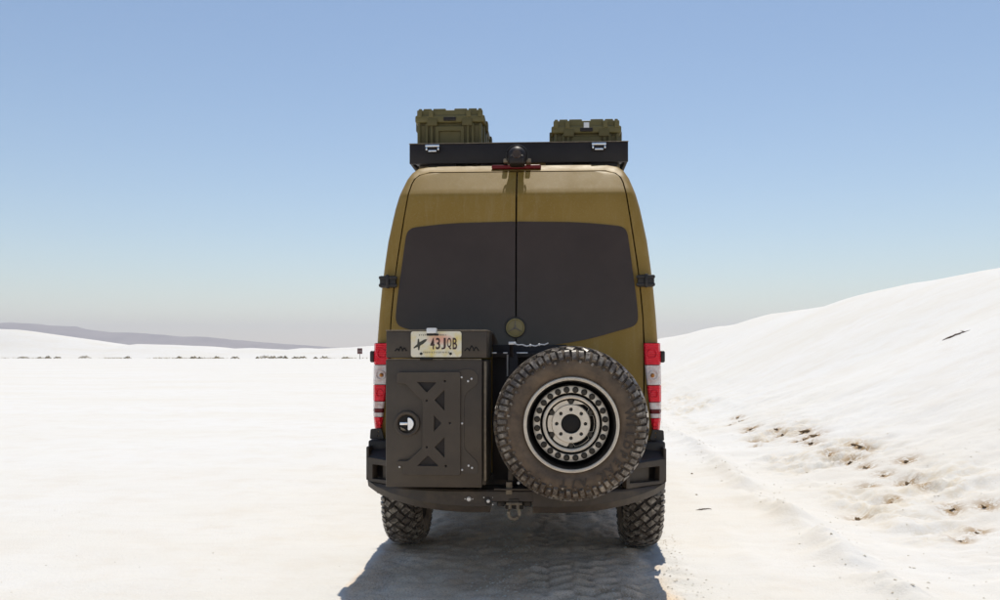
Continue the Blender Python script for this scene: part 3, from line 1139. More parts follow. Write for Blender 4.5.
lathe('inner_ring', [(-0.000, 0.152), (-0.050, 0.1525), (-0.054, 0.155), (-0.056, 0.162), (-0.052, 0.1715), (-0.000, 0.172)], M['alloy'], spare, 96)
# spoke disc with six round notches
outl = []
for k in range(180):
    a = 2 * math.pi * k / 180
    rr = 0.1405
    d = ((math.degrees(a) - 30 + 30) % 60) - 30
    if abs(d) < 8.5:
        rr = 0.1405 - math.sqrt(max(0, 1 - (d / 8.5) ** 2)) * 0.028
    outl.append((rr * math.cos(a), rr * math.sin(a)))
hole = [(0.118 * math.cos(a), 0.118 * math.sin(a)) for a in np.linspace(0, 2 * math.pi, 60, endpoint=False)]
cut_plate('spoke_disc', outl, [hole], 0.03, M['alloy'], spare, y=-0.034, bevel=0.002)
for k in range(6):
    a = R(30 + 60 * k)
    lathe('spoke_bolt', [(-0.030, 0.0165), (-0.038, 0.0165), (-0.043, 0.013), (-0.043, 0.0)], M['bolt'], spare, 16, loc=(0.133 * math.cos(a), 0.004, 0.133 * math.sin(a)))
holes = [[(0.0868 * math.cos(R(45 * k)) + 0.0125 * math.cos(q), 0.0868 * math.sin(R(45 * k)) + 0.0125 * math.sin(q)) for q in np.linspace(0, 2 * math.pi, 16, endpoint=False)] for k in range(8)]
holes.append([(0.0615 * math.cos(q), 0.0615 * math.sin(q)) for q in np.linspace(0, 2 * math.pi, 48, endpoint=False)])
cut_plate('hub_face', [(0.113 * math.cos(q), 0.113 * math.sin(q)) for q in np.linspace(0, 2 * math.pi, 64, endpoint=False)], holes, 0.03, M['alloy'], spare, y=-0.047, bevel=0.002)
for k in range(8):
    a = R(45 * k)
    lathe('lug_nut', [(-0.02, 0.010), (-0.034, 0.010), (-0.038, 0.007), (-0.038, 0.0)], M['bolt'], spare, 6, loc=(0.0868 * math.cos(a), 0, 0.0868 * math.sin(a)))
lathe('hub_cap', [(-0.015, 0.060), (-0.026, 0.058), (-0.030, 0.048), (-0.028, 0.0)], M['dark_alloy'], spare, 32)


# raised sidewall lettering, reading clockwise with the tops outward
def sidewall_text(word, a_start, step, size, rad):
    for k, ch in enumerate(word):
        if ch == ' ':
            continue
        me = text_mesh(ch, size, 0.0025, 0.002)
        a = R(a_start - step * k)
        me.transform(Matrix.Rotation(-(a - math.pi / 2), 4, 'Y') @ Matrix.Translation((0, -0.1500, rad)) @ Matrix.Rotation(R(90), 4, 'X'))
        me.name = 'sidewall_letter'
        fin('sidewall_letter', me, M['letter'], spare)


sidewall_text('WILDPEAK A/T', 10, 9.8, 0.070, 0.345)


def road_wheel(x, y, s):
    w = lathe('wheel', tyre_profile(), M['rubber'], van, 64, closed=True, loc=(x, y, TYRE_R - 0.022))
    w.rotation_euler = (0, 0, R(-90) if s < 0 else R(90))
    t = bpy.data.objects.new('tread', TREAD)
    link(t, w)
    t['kind'] = 'stuff'
    tread_base(w)
    lathe('rim', [(-0.105, 0.28), (-0.128, 0.282), (-0.136, 0.272), (-0.125, 0.262), (-0.05, 0.245), (-0.045, 0.0)], M['alloy'], w, 48)
    lathe('brake_drum', [(0.12, 0.279), (0.06, 0.245), (0.05, 0.16), (0.05, 0.0)], M['under'], w, 32)
    return w


road_wheel(-0.880, AX_R, -1)
road_wheel(0.925, AX_R, 1)
road_wheel(-0.880, AX_F, -1)
road_wheel(0.895, AX_F, 1)

# axle, differential, springs, exhaust under the body
tube('rear_axle', [(-0.74, AX_R, 0.47), (0.78, AX_R, 0.47)], 0.06, M['under'], van, 12)
bm = bmesh.new()
bmesh.ops.create_uvsphere(bm, u_segments=20, v_segments=12, radius=0.15)
bm_fin('differential', bm, M['under'], van, True, (0.0, AX_R, 0.49))
for s in (-1, 1):
    box('leaf_spring', s * 0.56 - 0.035, s * 0.56 + 0.035, 0.10, 1.8, 0.53, 0.565, M['under'], van, 0.006)
    tube('shock_absorber', [(s * 0.50, 0.88, 0.42), (s * 0.44, 0.62, 0.60)], 0.03, M['under'], van, 10)
box('fuel_tank', -0.45, 0.45, 2.2, 3.4, 0.38, 0.56, M['under'], van, 0.03, 3)


# black wheel-arch flares
def flare(s, ay):
    prof = []
    for k in range(25):
        a = math.pi * k / 24
        prof.append((ay + math.cos(a) * 0.61, 0.47 + math.sin(a) * 0.60))
    vs, fs = [], []
    for (yy, zz) in prof:
        dy, dz = (yy - ay) / 0.61, (zz - 0.47) / 0.60
        for (x, g) in ((0.955, 0.055), (0.990, 0.050), (1.015, 0.015), (1.015, -0.012), (0.94, -0.012)):
            vs.append((s * x, yy + dy * g, max(0.47, zz + dz * g)))
    m = 5
    for i in range(24):
        for k in range(m - 1):
            fs.append((i * m + k, i * m + k + 1, (i + 1) * m + k + 1, (i + 1) * m + k))
    bm = bmesh.new()
    bv = [bm.verts.new(v) for v in vs]
    for f in fs:
        bm.faces.new([bv[i] for i in f])
    bm_fin('fender_flare', bm, M['black'], van, True)


for s in (-1, 1):
    for ay in (AX_R, AX_F):
        flare(s, ay)
# side mirrors, cab glass, headlights for views from the side
for s in (-1, 1):
    mi = box('side_mirror', *sorted((s * 1.0, s * 1.10)), 4.62, 4.74, 1.55, 1.86, M['black'], van, 0.03, 3)
    box('mirror_arm', *sorted((s * 0.93, s * 1.02)), 4.66, 4.71, 1.58, 1.63, M['black'], mi, 0.01)
    cut_plate('cab_window', rounded([(3.55, 1.62), (4.62, 1.62), (4.42, 2.30), (3.58, 2.34)], 0.06), [], 0.02, M['glass'], van, y=0, bevel=0.003,
              xf=Matrix.Translation((s * 0.945, 0, 0)) @ Matrix.Translation((0, 0, 1.95)) @ Matrix.Rotation(-s * R(8), 4, 'Y') @ Matrix.Translation((0, 0, -1.95)) @ Matrix.Rotation(R(90), 4, 'Z'))
ws = [(-0.70, 4.60, 2.72), (0.70, 4.60, 2.72), (0.86, 5.13, 1.80), (-0.86, 5.13, 1.80)]
vs = [Vector(p) + Vector((0, 0.035, 0.02)) for p in ws] + [Vector(p) + Vector((0, 0.022, 0.007)) for p in ws]
mk('windscreen', vs, [(0, 1, 2, 3), (7, 6, 5, 4), (0, 4, 5, 1), (1, 5, 6, 2), (2, 6, 7, 3), (3, 7, 4, 0)], M['glass'], van)


# ---- rear bumper
def bumper():
    xs = [-0.985, -0.96, -0.90, -0.80, -0.70, -0.58, -0.45, -0.30, -0.150, -0.1495, 0.0, 0.1195, 0.120, 0.30, 0.45, 0.58, 0.70, 0.80, 0.90, 0.96, 0.985]
    vs, fs = [], []
    for x in xs:
        ax = abs(x)
        yf = float(np.interp(ax, [0, 0.50, 0.75, 0.92, 0.985], [-0.46, -0.45, -0.36, -0.24, -0.15]))
        zt = float(np.interp(ax, [0, 0.5, 0.75, 0.985], [0.622, 0.620, 0.618, 0.632]))
        zb = float(np.interp(ax, [0, 0.35, 0.62, 0.86, 0.985], [0.478, 0.476, 0.500, 0.545, 0.590]))
        zmid = zb + 0.045
        if -0.1497 < x < 0.1198:
            zb, zmid = 0.545, 0.555
        depth = 0.24 if ax < 0.9 else 0.12
        for (y, z) in ((yf + depth, zt), (yf + 0.012, zt), (yf, zt - 0.010), (yf - 0.006, zmid), (yf + 0.022, zb), (yf + depth, zb)):
            vs.append((x, y, z))
    m = 6
    for i in range(len(xs) - 1):
        for k in range(m):
            k2 = (k + 1) % m
            fs.append((i * m + k, i * m + k2, (i + 1) * m + k2, (i + 1) * m + k))
    fs.append(tuple(range(m)))
    fs.append(tuple((len(xs) - 1) * m + k for k in range(m))[::-1])
    bm = bmesh.new()
    bv = [bm.verts.new(v) for v in vs]
    for f in fs:
        bm.faces.new([bv[i] for i in f])
    return bm_fin('rear_bumper', bm, M['bumper'], van, True)


bumper_o = bumper()
for s in (-1, 1):
    # wing frame with a rectangular recess, swept forward towards the side
    out = [(0.0, 0.622), (0.29, 0.640), (0.305, 0.70), (0.300, 0.792), (0.0, 0.770)]
    hol = [(0.022, 0.652), (0.262, 0.652), (0.262, 0.752), (0.022, 0.745)]
    if s < 0:
        out = [(-x, z) for x, z in out][::-1]
        hol = [(-x, z) for x, z in hol][::-1]
    xf = Matrix.Translation((s * 0.715, -0.362, 0)) @ Matrix.Rotation(s * R(31), 4, 'Z')
    wing = cut_plate('bumper_wing', rounded(out, 0.008, 2), [rounded(hol, 0.006, 2)], 0.05, M['bumper'], bumper_o, y=0, bevel=0.003, xf=xf)
    box('recess_plate', *sorted((s * 0.02, s * 0.205)), 0.040, 0.050, 0.640, 0.756, M['box'], bumper_o, 0.003, xf=xf)
    box('recess_back', *sorted((s * 0.01, s * 0.300)), 0.085, 0.10, 0.630, 0.770, M['rack'], bumper_o, 0.003, xf=xf)
    box('corner_end_plate', *sorted((s * 0.965, s * 0.985)), -0.20, 0.25, 0.640, 0.86, M['bumper'], bumper_o, 0.006)
    # sloping step pad on top of the wing
    vs = []
    for (x, y0, z0) in ((0.715, -0.352, 0.772), (0.985, -0.196, 0.792)):
        vs += [(s * x, y0, z0), (s * x, y0 + 0.012, z0 + 0.012), (s * x, y0 + 0.17, z0 + 0.060), (s * x, y0 + 0.17, z0 + 0.020)]
    bm = bmesh.new()
    bv = [bm.verts.new(v) for v in vs]
    for f in ((0, 1, 5, 4), (1, 2, 6, 5), (2, 3, 7, 6), (3, 0, 4, 7), (0, 3, 2, 1), (4, 5, 6, 7)):
        bm.faces.new([bv[i] for i in f])
    bm_fin('step_pad', bm, M['black'], bumper_o)
    box('corner_guard', *sorted((s * 0.845, s * 0.992)), -0.10, 0.22, 0.79, 0.893, M['black'], bumper_o, 0.012)
    cut_plate('lamp_bracket', rounded([(s * 0.895, 0.897), (s * 0.990, 0.897), (s * 0.986, 0.962), (s * 0.915, 0.968)][::s], 0.008),
              [[(s * 0.935 + 0.006 * math.cos(q), zc + 0.006 * math.sin(q)) for q in np.linspace(0, 6.28, 10, endpoint=False)] for zc in (0.917, 0.945)],
              0.02, M['black'], bumper_o, y=-0.045)

STUD = None


def stud(x, y, z, r, parent, mat='steel', name='bolt'):
    return lathe(name, [(y + 0.002, r), (y - r * 0.35, r * 0.95), (y - r * 0.7, r * 0.6), (y - r * 0.75, 0.0)], M[mat], parent, 12, loc=(x, 0, z))


stud(-0.280, -0.458, 0.565, 0.0155, bumper_o)
for dx, dz in ((-0.024, 0), (0.024, 0)):
    stud(-0.280 + dx, -0.458, 0.565 + dz, 0.0042, bumper_o)
lathe('tow_socket', [(-0.455, 0.026), (-0.464, 0.025), (-0.466, 0.018)], M['black'], bumper_o, 24, loc=(-0.158, 0, 0.553))
stud(-0.158, -0.462, 0.553, 0.012, bumper_o)
for dx in (-0.028, 0.028):
    for dz in (-0.022, 0.022):
        stud(-0.158 + dx, -0.458, 0.553 + dz, 0.0045, bumper_o)

# receiver hitch, shackle
box('hitch_receiver', -0.055, 0.060, -0.40, 0.10, 0.492, 0.60, M['under'], van, 0.006)
box('hitch_tongue', -0.030, 0.038, -0.47, -0.38, 0.508, 0.572, M['under'], van, 0.006)
sh = [(0.004 + 0.034 * math.cos(a), -0.485, 0.484 + 0.036 * math.sin(a)) for a in np.linspace(R(135), R(405), 20)]
sh = [(-0.020, -0.470, 0.545)] + sh + [(0.028, -0.470, 0.545)]
tube('shackle', sh, 0.0105, M['dust_metal'], van, 10)
tube('shackle_pin', [(-0.045, -0.475, 0.540), (0.055, -0.475, 0.540)], 0.009, M['dust_metal'], van, 8)
for s in (-1, 1):
    box('chain_loop', 0.004 + s * 0.085 - 0.025, 0.004 + s * 0.085 + 0.025, -0.43, -0.36, 0.512, 0.548, M['under'], van, 0.01)
# black sheet added to darken the gap between box and wheel, with carrier parts
car = box('carrier_backing', -0.150, 0.34, -0.150, -0.125, 0.64, 1.535, M['rack'], van, 0.004)
box('carrier_post', -0.040, 0.022, -0.300, -0.235, 0.625, 1.475, M['rack'], car, 0.006)
box('carrier_arm', -0.14, 0.62, -0.380, -0.305, 1.02, 1.10, M['rack'], car, 0.006)
box('carrier_top_bar', -0.145, 0.30, -0.232, -0.152, 1.452, 1.482, M['rack'], car, 0.003)
box('carrier_foot', -0.046, -0.008, -0.475, -0.395, 0.598, 0.675, M['dust_metal'], car, 0.004)
box('carrier_bracket', -0.035, -0.005, -0.44, -0.37, 0.676, 0.78, M['box'], car, 0.004)
box('swing_bar', -0.12, 0.115, -0.492, -0.470, 0.626, 0.637, M['box'], car, 0.003)
stud(0.030, -0.42, 0.662, 0.011, car)
box('wheel_mount', 0.24, 0.47, -0.455, -0.375, 0.93, 1.17, M['rack'], car, 0.01)
for x0, x1 in ((-0.148, -0.118), (-0.075, -0.046), (0.012, 0.085)):
    box('lit_edge', x0, x1, -0.252, -0.238, 1.477, 1.486, M['steel'], car, 0.002)  # bright strips paint the sunlit stretches of the carrier's top edge
pts = [(-0.018 + 0.235 * t, -0.36 - 0.10 * t, 1.545 - 0.016 * math.sin(math.pi * t) - 0.004 * t + 0.003 * math.sin(26 * t)) for t in np.linspace(0, 1, 22)]
tube('latch_cable', pts, 0.0042, M['steel'], car, 6)
box('cable_clip', -0.035, 0.012, -0.372, -0.350, 1.534, 1.553, M['steel'], car, 0.003)
tube('carrier_rod', [(-0.018, -0.352, 1.545), (-0.018, -0.30, 1.46)], 0.012, M['rack'], car, 8)
for t in (0.12, 0.55, 0.8):
    i = int(t * 21)
    bm = bmesh.new()
    bmesh.ops.create_icosphere(bm, subdivisions=1, radius=0.0095)
    bm_fin('cable_ferrule', bm, M['steel'], car, True, pts[i])
tube('gas_strut', [(-0.045, -0.27, 1.47), (-0.045, -0.27, 1.33)], 0.006, M['steel'], car, 6)

# ---- storage box on the left of the bumper
BX0, BX1 = -0.777, -0.186
sbx = box('storage_box', BX0 + 0.004, -0.166, -0.560, -0.04, 0.668, 1.438, M['box'], van, 0.006)
sbx['label'] = 'dark metal storage box on the left of the bumper'
bdoor = box('box_door', BX0, BX1, -0.622, -0.580, 0.661, 1.440, M['box'], van, 0.007)
bdoor['label'] = 'box door with raised truss plate and round lock'
box('door_seal', BX0 + 0.02, BX1 - 0.004, -0.579, -0.561, 0.68, 1.425, M['rack'], sbx, 0.002)
box('upper_compartment', BX0 + 0.002, -0.158, -0.612, -0.08, 1.452, 1.616, M['box'], sbx, 0.004)
box('compartment_lip', BX0 - 0.001, -0.155, -0.616, -0.10, 1.617, 1.623, M['dust_metal'], sbx, 0.002)
box('door_top_lip', BX0 + 0.004, BX1 - 0.004, -0.622, -0.585, 1.4405, 1.4455, M['dust_metal'], bdoor, 0.001)
box('door_latch', -0.565, -0.490, -0.632, -0.613, 1.438, 1.452, M['rack'], bdoor, 0.003)
box('box_lit_edge', -0.176, -0.161, -0.600, -0.562, 0.70, 1.43, M['dust_metal'], sbx, 0.004)  # tan strip paints the light caught by the box's right edge
SC = 5.378 / 885.0


def bp(px, py):
    """door-face layout sheet, drawn at 1 unit = 6.08 mm"""
    return (0.210 + (px - 547) * SC, 1.5 + (350 - py) * SC)


truss = rounded([bp(*p) for p in [(397, 372.5), (460, 372), (460, 475), (403, 475), (403, 466), (397, 466), (397, 461.5), (408, 461.5), (422.5, 448), (423, 401), (405, 383), (397, 383)]], 0.012, 3)
tri = [[(416, 381.5), (437.5, 382), (426.7, 393)], [(445, 389), (445, 411.5), (434, 400)], [(433.5, 414.5), (442, 423), (433.5, 432.5)], [(445, 436.5), (445, 458.5), (434, 447.2)], [(428, 455), (439.5, 466.3), (416.3, 466.3)]]
holes = [rounded([bp(*p) for p in t], 0.006, 2) for t in tri]
for (cx, cy) in ((445, 381), (426.7, 400.5), (450, 423), (426.7, 447.2), (446, 466)):
    c = bp(cx, cy)
    holes.append([(c[0] + 0.009 * math.cos(q), c[1] + 0.009 * math.sin(q)) for q in np.linspace(0, 6.283, 12, endpoint=False)])
cut_plate('truss_plate', truss, holes, 0.022, M['box'], bdoor, y=-0.6445, bevel=0.003)
back = rounded([bp(*p) for p in [(412, 379), (448, 379), (448, 468.5), (413, 468.5), (426, 452), (426, 395)]], 0.01, 2)
cut_plate('truss_hole_shade', back, [], 0.003, M['rack'], bdoor, y=-0.6255, bevel=0.0005)  # black sheet stands in for the shade inside the cut-outs
strip = rounded([bp(*p) for p in [(452, 374), (461, 369.5), (473, 369.5), (478, 375), (478, 383), (466, 393), (464, 398), (464, 449), (478, 463), (478, 474), (452, 474)]], 0.02, 3)
cut_plate('hinge_plate', strip, [], 0.006, M['box'], bdoor, y=-0.6285, bevel=0.0015)
for (px, py, yy) in ((398.5, 378, 0), (461.5, 377.3, 1), (468, 381.2, 1), (471.5, 378.8, 1), (462, 423.5, 1), (398.7, 467.6, 0), (462, 470, 1), (468.5, 465.8, 1), (472, 468, 1)):
    c = bp(px, py)
    stud(c[0], -0.6285 if yy else -0.6225, c[1], 0.0068, bdoor)
c = bp(406.3, 424)
lk = lathe('lock', [(-0.622, 0.080), (-0.640, 0.078), (-0.644, 0.070), (-0.640, 0.058), (-0.626, 0.052), (-0.624, 0.0)], M['box'], bdoor, 48, loc=(c[0], 0, c[1]))
lathe('lock_dish', [(-0.6245, 0.051), (-0.630, 0.049), (-0.6275, 0.0)], M['dark_alloy'], lk, 40)
bm = bmesh.new()
crescent = [(0.008, 0.038), (0.026, 0.032), (0.038, 0.016), (0.041, -0.002), (0.034, -0.024), (0.018, -0.038), (0.010, -0.038)]
cut_plate('lock_handle', rounded(crescent[::-1], 0.006, 2), [], 0.010, M['chrome'], lk, y=-0.642, bevel=0.003)
box('lock_stem', -0.042, 0.006, -0.641, -0.629, -0.008, 0.010, M['chrome'], lk, 0.003)
cut_plate('lock_key', [(-0.036, -0.022), (-0.016, -0.032), (-0.006, -0.040), (-0.022, -0.040), (-0.036, -0.034)][::-1], [], 0.006, M['dust_metal'], lk, y=-0.638, bevel=0.001)


# engraved peaks on the upper compartment
def peaks(cx, cz, w, n, first):
    h = w * 0.42
    bm = bmesh.new()
    tops = [0.55, 1.0, 0.75][:n]
    step = w / n
    for k in range(n):
        x0 = cx - w / 2 + k * step
        ax, az = x0 + step / 2, cz - h / 2 + h * tops[k]
        for (p, q) in (((x0 - step * 0.15, cz - h / 2), (ax, az)), ((ax, az), (x0 + step * 1.15, cz - h / 2))):
            d = (Vector(q) - Vector(p))
            L = d.length
            ang = math.atan2(d.y, d.x)
            xf = Matrix.Translation(((p[0] + q[0]) / 2, -0.6135 - 0.0004 * k, (p[1] + q[1]) / 2)) @ Matrix.Rotation(-ang, 4, 'Y')
            add_box(bm, -L / 2, L / 2, -0.0012, 0.0012, -0.0035, 0.0035, 0, 1, xf)
    bm_fin('peaks_mark', bm, M['dark_alloy'], sbx)


peaks(0.210 + (399.6 - 547) * SC, 1.5 + 1.2 * SC, 0.066, 3, 0)
peaks(0.210 + (471.5 - 547) * SC, 1.5 + 1.8 * SC, 0.080, 3, 0)

# number plate with bird, characters, screws and lamp
PX, PZ = 0.210 + (435.7 - 547) * SC, 1.5 + (350 - 344.2) * SC
pw, ph = 0.309, 0.155
lp = cut_plate('number_plate', rounded([(-pw / 2, -ph / 2), (pw / 2, -ph / 2), (pw / 2, ph / 2), (-pw / 2, ph / 2)], 0.016, 4), [], 0.004, M['plate'], van, y=0, bevel=0.001)
lp.location = (PX, -0.6225, PZ)
lp['label'] = 'cream yellow number plate reading 43JQB with a dark bird'


def plate_text(s, size, x, z, sx, mat, name, gap):
    for k, ch in enumerate(s):
        me = text_mesh(ch, 0.1, 0.0008, 0.0016)
        co = np.array([v.co[:] for v in me.vertices])
        lo_, hi_ = co.min(0), co.max(0)
        cell_w, cell_h = sx, size
        f = Matrix.Diagonal((cell_w / (hi_[0] - lo_[0]), cell_h / (hi_[1] - lo_[1]), 1, 1)) @ Matrix.Translation((-(hi_[0] + lo_[0]) / 2, -(hi_[1] + lo_[1]) / 2, 0))
        me.transform(Matrix.Translation((x + gap * (k - (len(s) - 1) / 2), -0.0012, z)) @ Matrix.Rotation(R(90), 4, 'X') @ f)
        me.name = name
        fin(name, me, M[mat], lp)


plate_text('43JQB', 0.070, 0.046, 0.004, 0.0265, 'ink', 'plate_character', 0.0345)
bird = [(-0.138, -0.020), (-0.128, -0.010), (-0.116, 0.000), (-0.112, 0.030), (-0.106, 0.034), (-0.103, 0.012), (-0.092, 0.018), (-0.070, 0.030), (-0.055, 0.030), (-0.062, 0.018), (-0.080, 0.002), (-0.098, -0.008), (-0.104, -0.036), (-0.110, -0.036), (-0.112, -0.016), (-0.124, -0.020), (-0.136, -0.026)]
cut_plate('plate_bird', bird[::-1], [], 0.0016, M['bird'], lp, y=-0.0014, bevel=0.0003)
bm = bmesh.new()
rnd = random.Random(3)
for z, x0, x1, hgt in ((-0.050, -0.080, 0.078, 0.011), (0.056, -0.105, -0.060, 0.010), (0.056, 0.020, 0.060, 0.009)):
    x = x0
    while x < x1:
        w = rnd.uniform(0.003, 0.0065)
        add_box(bm, x, x + w, -0.0012, 0.0, z - hgt / 2 * rnd.uniform(0.6, 1), z + hgt / 2)
        x += w + rnd.uniform(0.003, 0.007)
bm_fin('plate_small_marks', bm, M['ink_soft'], lp)
for x in (-0.092, 0.089):
    stud(x, -0.002, -0.058, 0.0085, lp, 'bolt', 'plate_screw')
pl_l = box('plate_lamp', PX - 0.055, PX + 0.004, -0.662, -0.600, PZ + 0.066, PZ + 0.098, M['white'], van, 0.006)
box('lamp_shade', PX - 0.056, PX + 0.016, -0.650, -0.600, PZ + 0.052, PZ + 0.064, M['rack'], pl_l, 0.003)


# ------------------------------------------------------------------ roof cases (rest on the rack)
def roof_case(label, cx, w, z0, ztop, y0, length, sticker):
    root = empty('roof_case', (cx, y0 + length / 2, z0))
    tag(root, label, 'case', 'equipment cases on the roof rack')
    H = ztop - z0
    lid_h = 0.115
    hb = H - lid_h
    yb = -length / 2
    # tapered body
    t = bmesh.new()
    bmesh.ops.create_cube(t, size=1)
    for v in t.verts:
        top = v.co.z > 0
        f = 1.0 if top else 0.955
        v.co = Vector((v.co.x * (w - 0.035) * f, v.co.y * (length - 0.03) * f, (v.co.z + 0.5) * hb))
    bmesh.ops.bevel(t, geom=t.edges[:], offset=0.018, segments=3, affect='EDGES')
    b = bm_fin('case_body', t, M['case'], root, True)
    face = yb + 0.015
    # ribs and framed recess on the end face
    for u in (-0.44, -0.33, -0.26, 0.26, 0.33, 0.44):
        rb = box('rib', u * w - 0.010, u * w + 0.010, face - 0.018, face + 0.03, 0.02, hb - 0.004, M['case'], b, 0.006)
    fr = [(-0.20 * w, 0.02), (0.20 * w, 0.02), (0.20 * w, hb - 0.030), (-0.20 * w, hb - 0.030)]
    ho = [(-0.165 * w, 0.05), (0.165 * w, 0.05), (0.165 * w, hb - 0.058), (-0.165 * w, hb - 0.058)]
    cut_plate('end_frame', rounded(fr, 0.01, 2), [rounded(ho, 0.008, 2)] if hb > 0.2 else [], 0.03, M['case'], b, y=face - 0.016, bevel=0.004)
    for s in (-1, 1):
        for v in (-0.36, -0.12, 0.12, 0.36):
            box('rib', *sorted((s * (w / 2 - 0.03), s * (w / 2 - 0.004))), v * length - 0.03, v * length + 0.03, 0.03, hb - 0.004, M['case'], b, 0.006)
    # lid with stepped skirt
    bm = bmesh.new()
    add_box(bm, -w / 2, w / 2, yb, -yb, hb + 0.002, hb + 0.058, 0.014, 3)
    add_box(bm, -w / 2 + 0.020, w / 2 - 0.020, yb + 0.018, -yb - 0.018, hb + 0.030, hb + lid_h - 0.014, 0.012, 3)
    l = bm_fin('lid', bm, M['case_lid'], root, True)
    # stacking pads on the lid: notched top edge
    for (u0, u1) in ((-0.455, -0.405), (-0.385, -0.265), (-0.245, -0.06), (0.06, 0.245), (0.265, 0.385), (0.405, 0.455)):
        for (v0, v1) in ((yb + 0.022, yb + 0.15), (-yb - 0.15, -yb - 0.022)):
            box('stacking_pad', u0 * w, u1 * w, v0, v1, hb + lid_h - 0.030, hb + lid_h - 0.004, M['case_lid'], l, 0.006)
    for u in (-0.435, -0.27, 0.27, 0.435):
        box('lid_rib', u * w - 0.018, u * w + 0.018, yb - 0.006, yb + 0.04, hb + 0.040, hb + lid_h - 0.022, M['case_lid'], l, 0.006)
    for u in (-0.25, 0.25):
        box('latch', u * w - 0.038, u * w + 0.038, yb - 0.010, yb + 0.004, hb - 0.024, hb + 0.030, M['case'], root, 0.006)
    box('handle', -0.05 * w - 0.02, 0.05 * w + 0.02, yb - 0.014, yb + 0.004, hb + 0.012, hb + 0.040, M['rack'], root, 0.006)
    for s in (-1, 1):
        for v in (-0.28, 0.28):
            box('latch', *sorted((s * (w / 2 - 0.006), s * (w / 2 + 0.014))), v * length - 0.045, v * length + 0.045, hb - 0.03, hb + 0.045, M['case'], root, 0.008)
    if sticker:
        box('sticker', -0.020, 0.020, yb - 0.011, yb - 0.007, hb + 0.038, hb + 0.078, M['white'], l, 0.002)
    return root


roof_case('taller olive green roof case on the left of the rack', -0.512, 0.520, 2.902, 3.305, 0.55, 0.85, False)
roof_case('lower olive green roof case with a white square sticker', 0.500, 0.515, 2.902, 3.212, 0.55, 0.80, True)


# ------------------------------------------------------------------ small things in the landscape
def zat(x, y):
    return float(height(np.array([x]), np.array([y]))[0])


def far_x(px, d):
    return CAM[0] + (px - 547) / 885 * d


def shrub(x, y, w, h, label, seed):
    rr = random.Random(seed)
    root = empty('shrub', (x, y, zat(x, y)))
    tag(root, label, 'shrub', 'shrubs along the foot of the far dunes')
    # twiggy crown of many small leaf blades
    vs, fs = [], []
    for k in range(260):
        a = rr.uniform(0, 2 * math.pi)
        q = math.sqrt(rr.random())
        px, py = math.cos(a) * q * w / 2, math.sin(a) * q * w / 2
        hz = h * (0.25 + 0.75 * (1 - q * q)) * rr.uniform(0.4, 1.05)
        hz *= 0.55 + 0.45 * math.sin(px * 5.1 + seed) ** 2
        L = rr.uniform(0.08, 0.18)
        dx, dy, dz = rr.uniform(-1, 1), rr.uniform(-1, 1), rr.uniform(0.1, 1.2)
        n = math.sqrt(dx * dx + dy * dy + dz * dz)
        p = Vector((px, py, hz))
        d = Vector((dx, dy, dz)) / n * L
        s = d.cross(Vector((rr.uniform(-1, 1), rr.uniform(-1, 1), rr.uniform(-1, 1)))).normalized() * L * 0.28
        i = len(vs)
        vs += [p - d * 0.5, p + s, p + d * 0.5, p - s]
        fs.append((i, i + 1, i + 2, i + 3))
    mk('foliage', vs, fs, M['leaf'], root)
    sv, sf = [], []
    for k in range(9):
        a = rr.uniform(0, 2 * math.pi)
        q = rr.uniform(0.2, 0.42)
        v, f = tube_data([(0, 0, -0.05), (math.cos(a) * q * w * 0.4, math.sin(a) * q * w * 0.4, h * 0.45), (math.cos(a) * q * w, math.sin(a) * q * w, h * 0.8)], 0.018, 4, [1, 0.7, 0.3])
        o0 = len(sv)
        sv += v
        sf += [tuple(i + o0 for i in t) for t in f]
    mk('stems', sv, sf, M['twig'], root)


SHR = [(8, 1.7, .40), (25, .7, .35), (34, .75, .5), (44, 1.3, .45), (73, 1.6, .5), (118, 1.0, .5), (172, 1.1, .55), (187, 1.0, .45), (193, .6, .4), (211, .9, .45),
       (230, 1.5, .60), (253, .6, .45), (261, 1.8, .65), (269, .9, .45), (277, 1.2, .6), (282, .8, .6), (293, 1.0, .4), (300, .9, .35), (313, .6, .3), (322, 1.4, .5), (344, .9, .25)]
for k, (px, w, h) in enumerate(SHR):
    d = 154 + 3 * math.sin(k * 2.3)
    lab = 'small dry brown shrub at the foot of the far white dunes'
    if px == 261:
        lab = 'widest dry brown shrub in the row below the far dunes'
    elif px == 322:
        lab = 'dry brown shrub nearest to the distant sign'
    elif px == 8:
        lab = 'low dry shrub at the far left end of the row'
    q = 0.75 + 0.6 * random.random()
    shrub(far_x(px, d), d - 6, w * q * 1.25, h * q, lab, 100 + k)

sd = 146.0
sx = far_x(358.3, sd)
sg = empty('road_sign', (sx, sd - 6, zat(sx, sd - 6)))
tag(sg, 'small dark brown sign on a post far off beside the van', 'sign')
box('post', -0.05, 0.05, -0.03, 0.03, -0.2, 1.75, M['sign_post'], sg, 0.01)
box('panel', -0.42, 0.42, -0.06, -0.032, 0.85, 1.80, M['sign_face'], sg, 0.01)
box('panel_stripe', -0.30, 0.30, -0.066, -0.0605, 1.28, 1.38, M['sign_post'], sg, 0.0)


# dark soil clods breaking out of the bank
def clod_mesh(seed):
    rr = random.Random(seed)
    bm = bmesh.new()
    bmesh.ops.create_icosphere(bm, subdivisions=2, radius=1)
    for v in bm.verts:
        n = v.co.normalized()
        f = 0.75 + 0.35 * math.sin(5 * n.x + seed) * math.cos(4 * n.y + seed * 2) + rr.uniform(-0.18, 0.18)
        v.co = Vector((n.x * f * 1.25, n.y * f * 0.9, n.z * f * 0.55))
    me = bpy.data.meshes.new('soil_clod')
    bm.to_mesh(me)
    bm.free()
    me.materials.append(M['clod'])
    return me


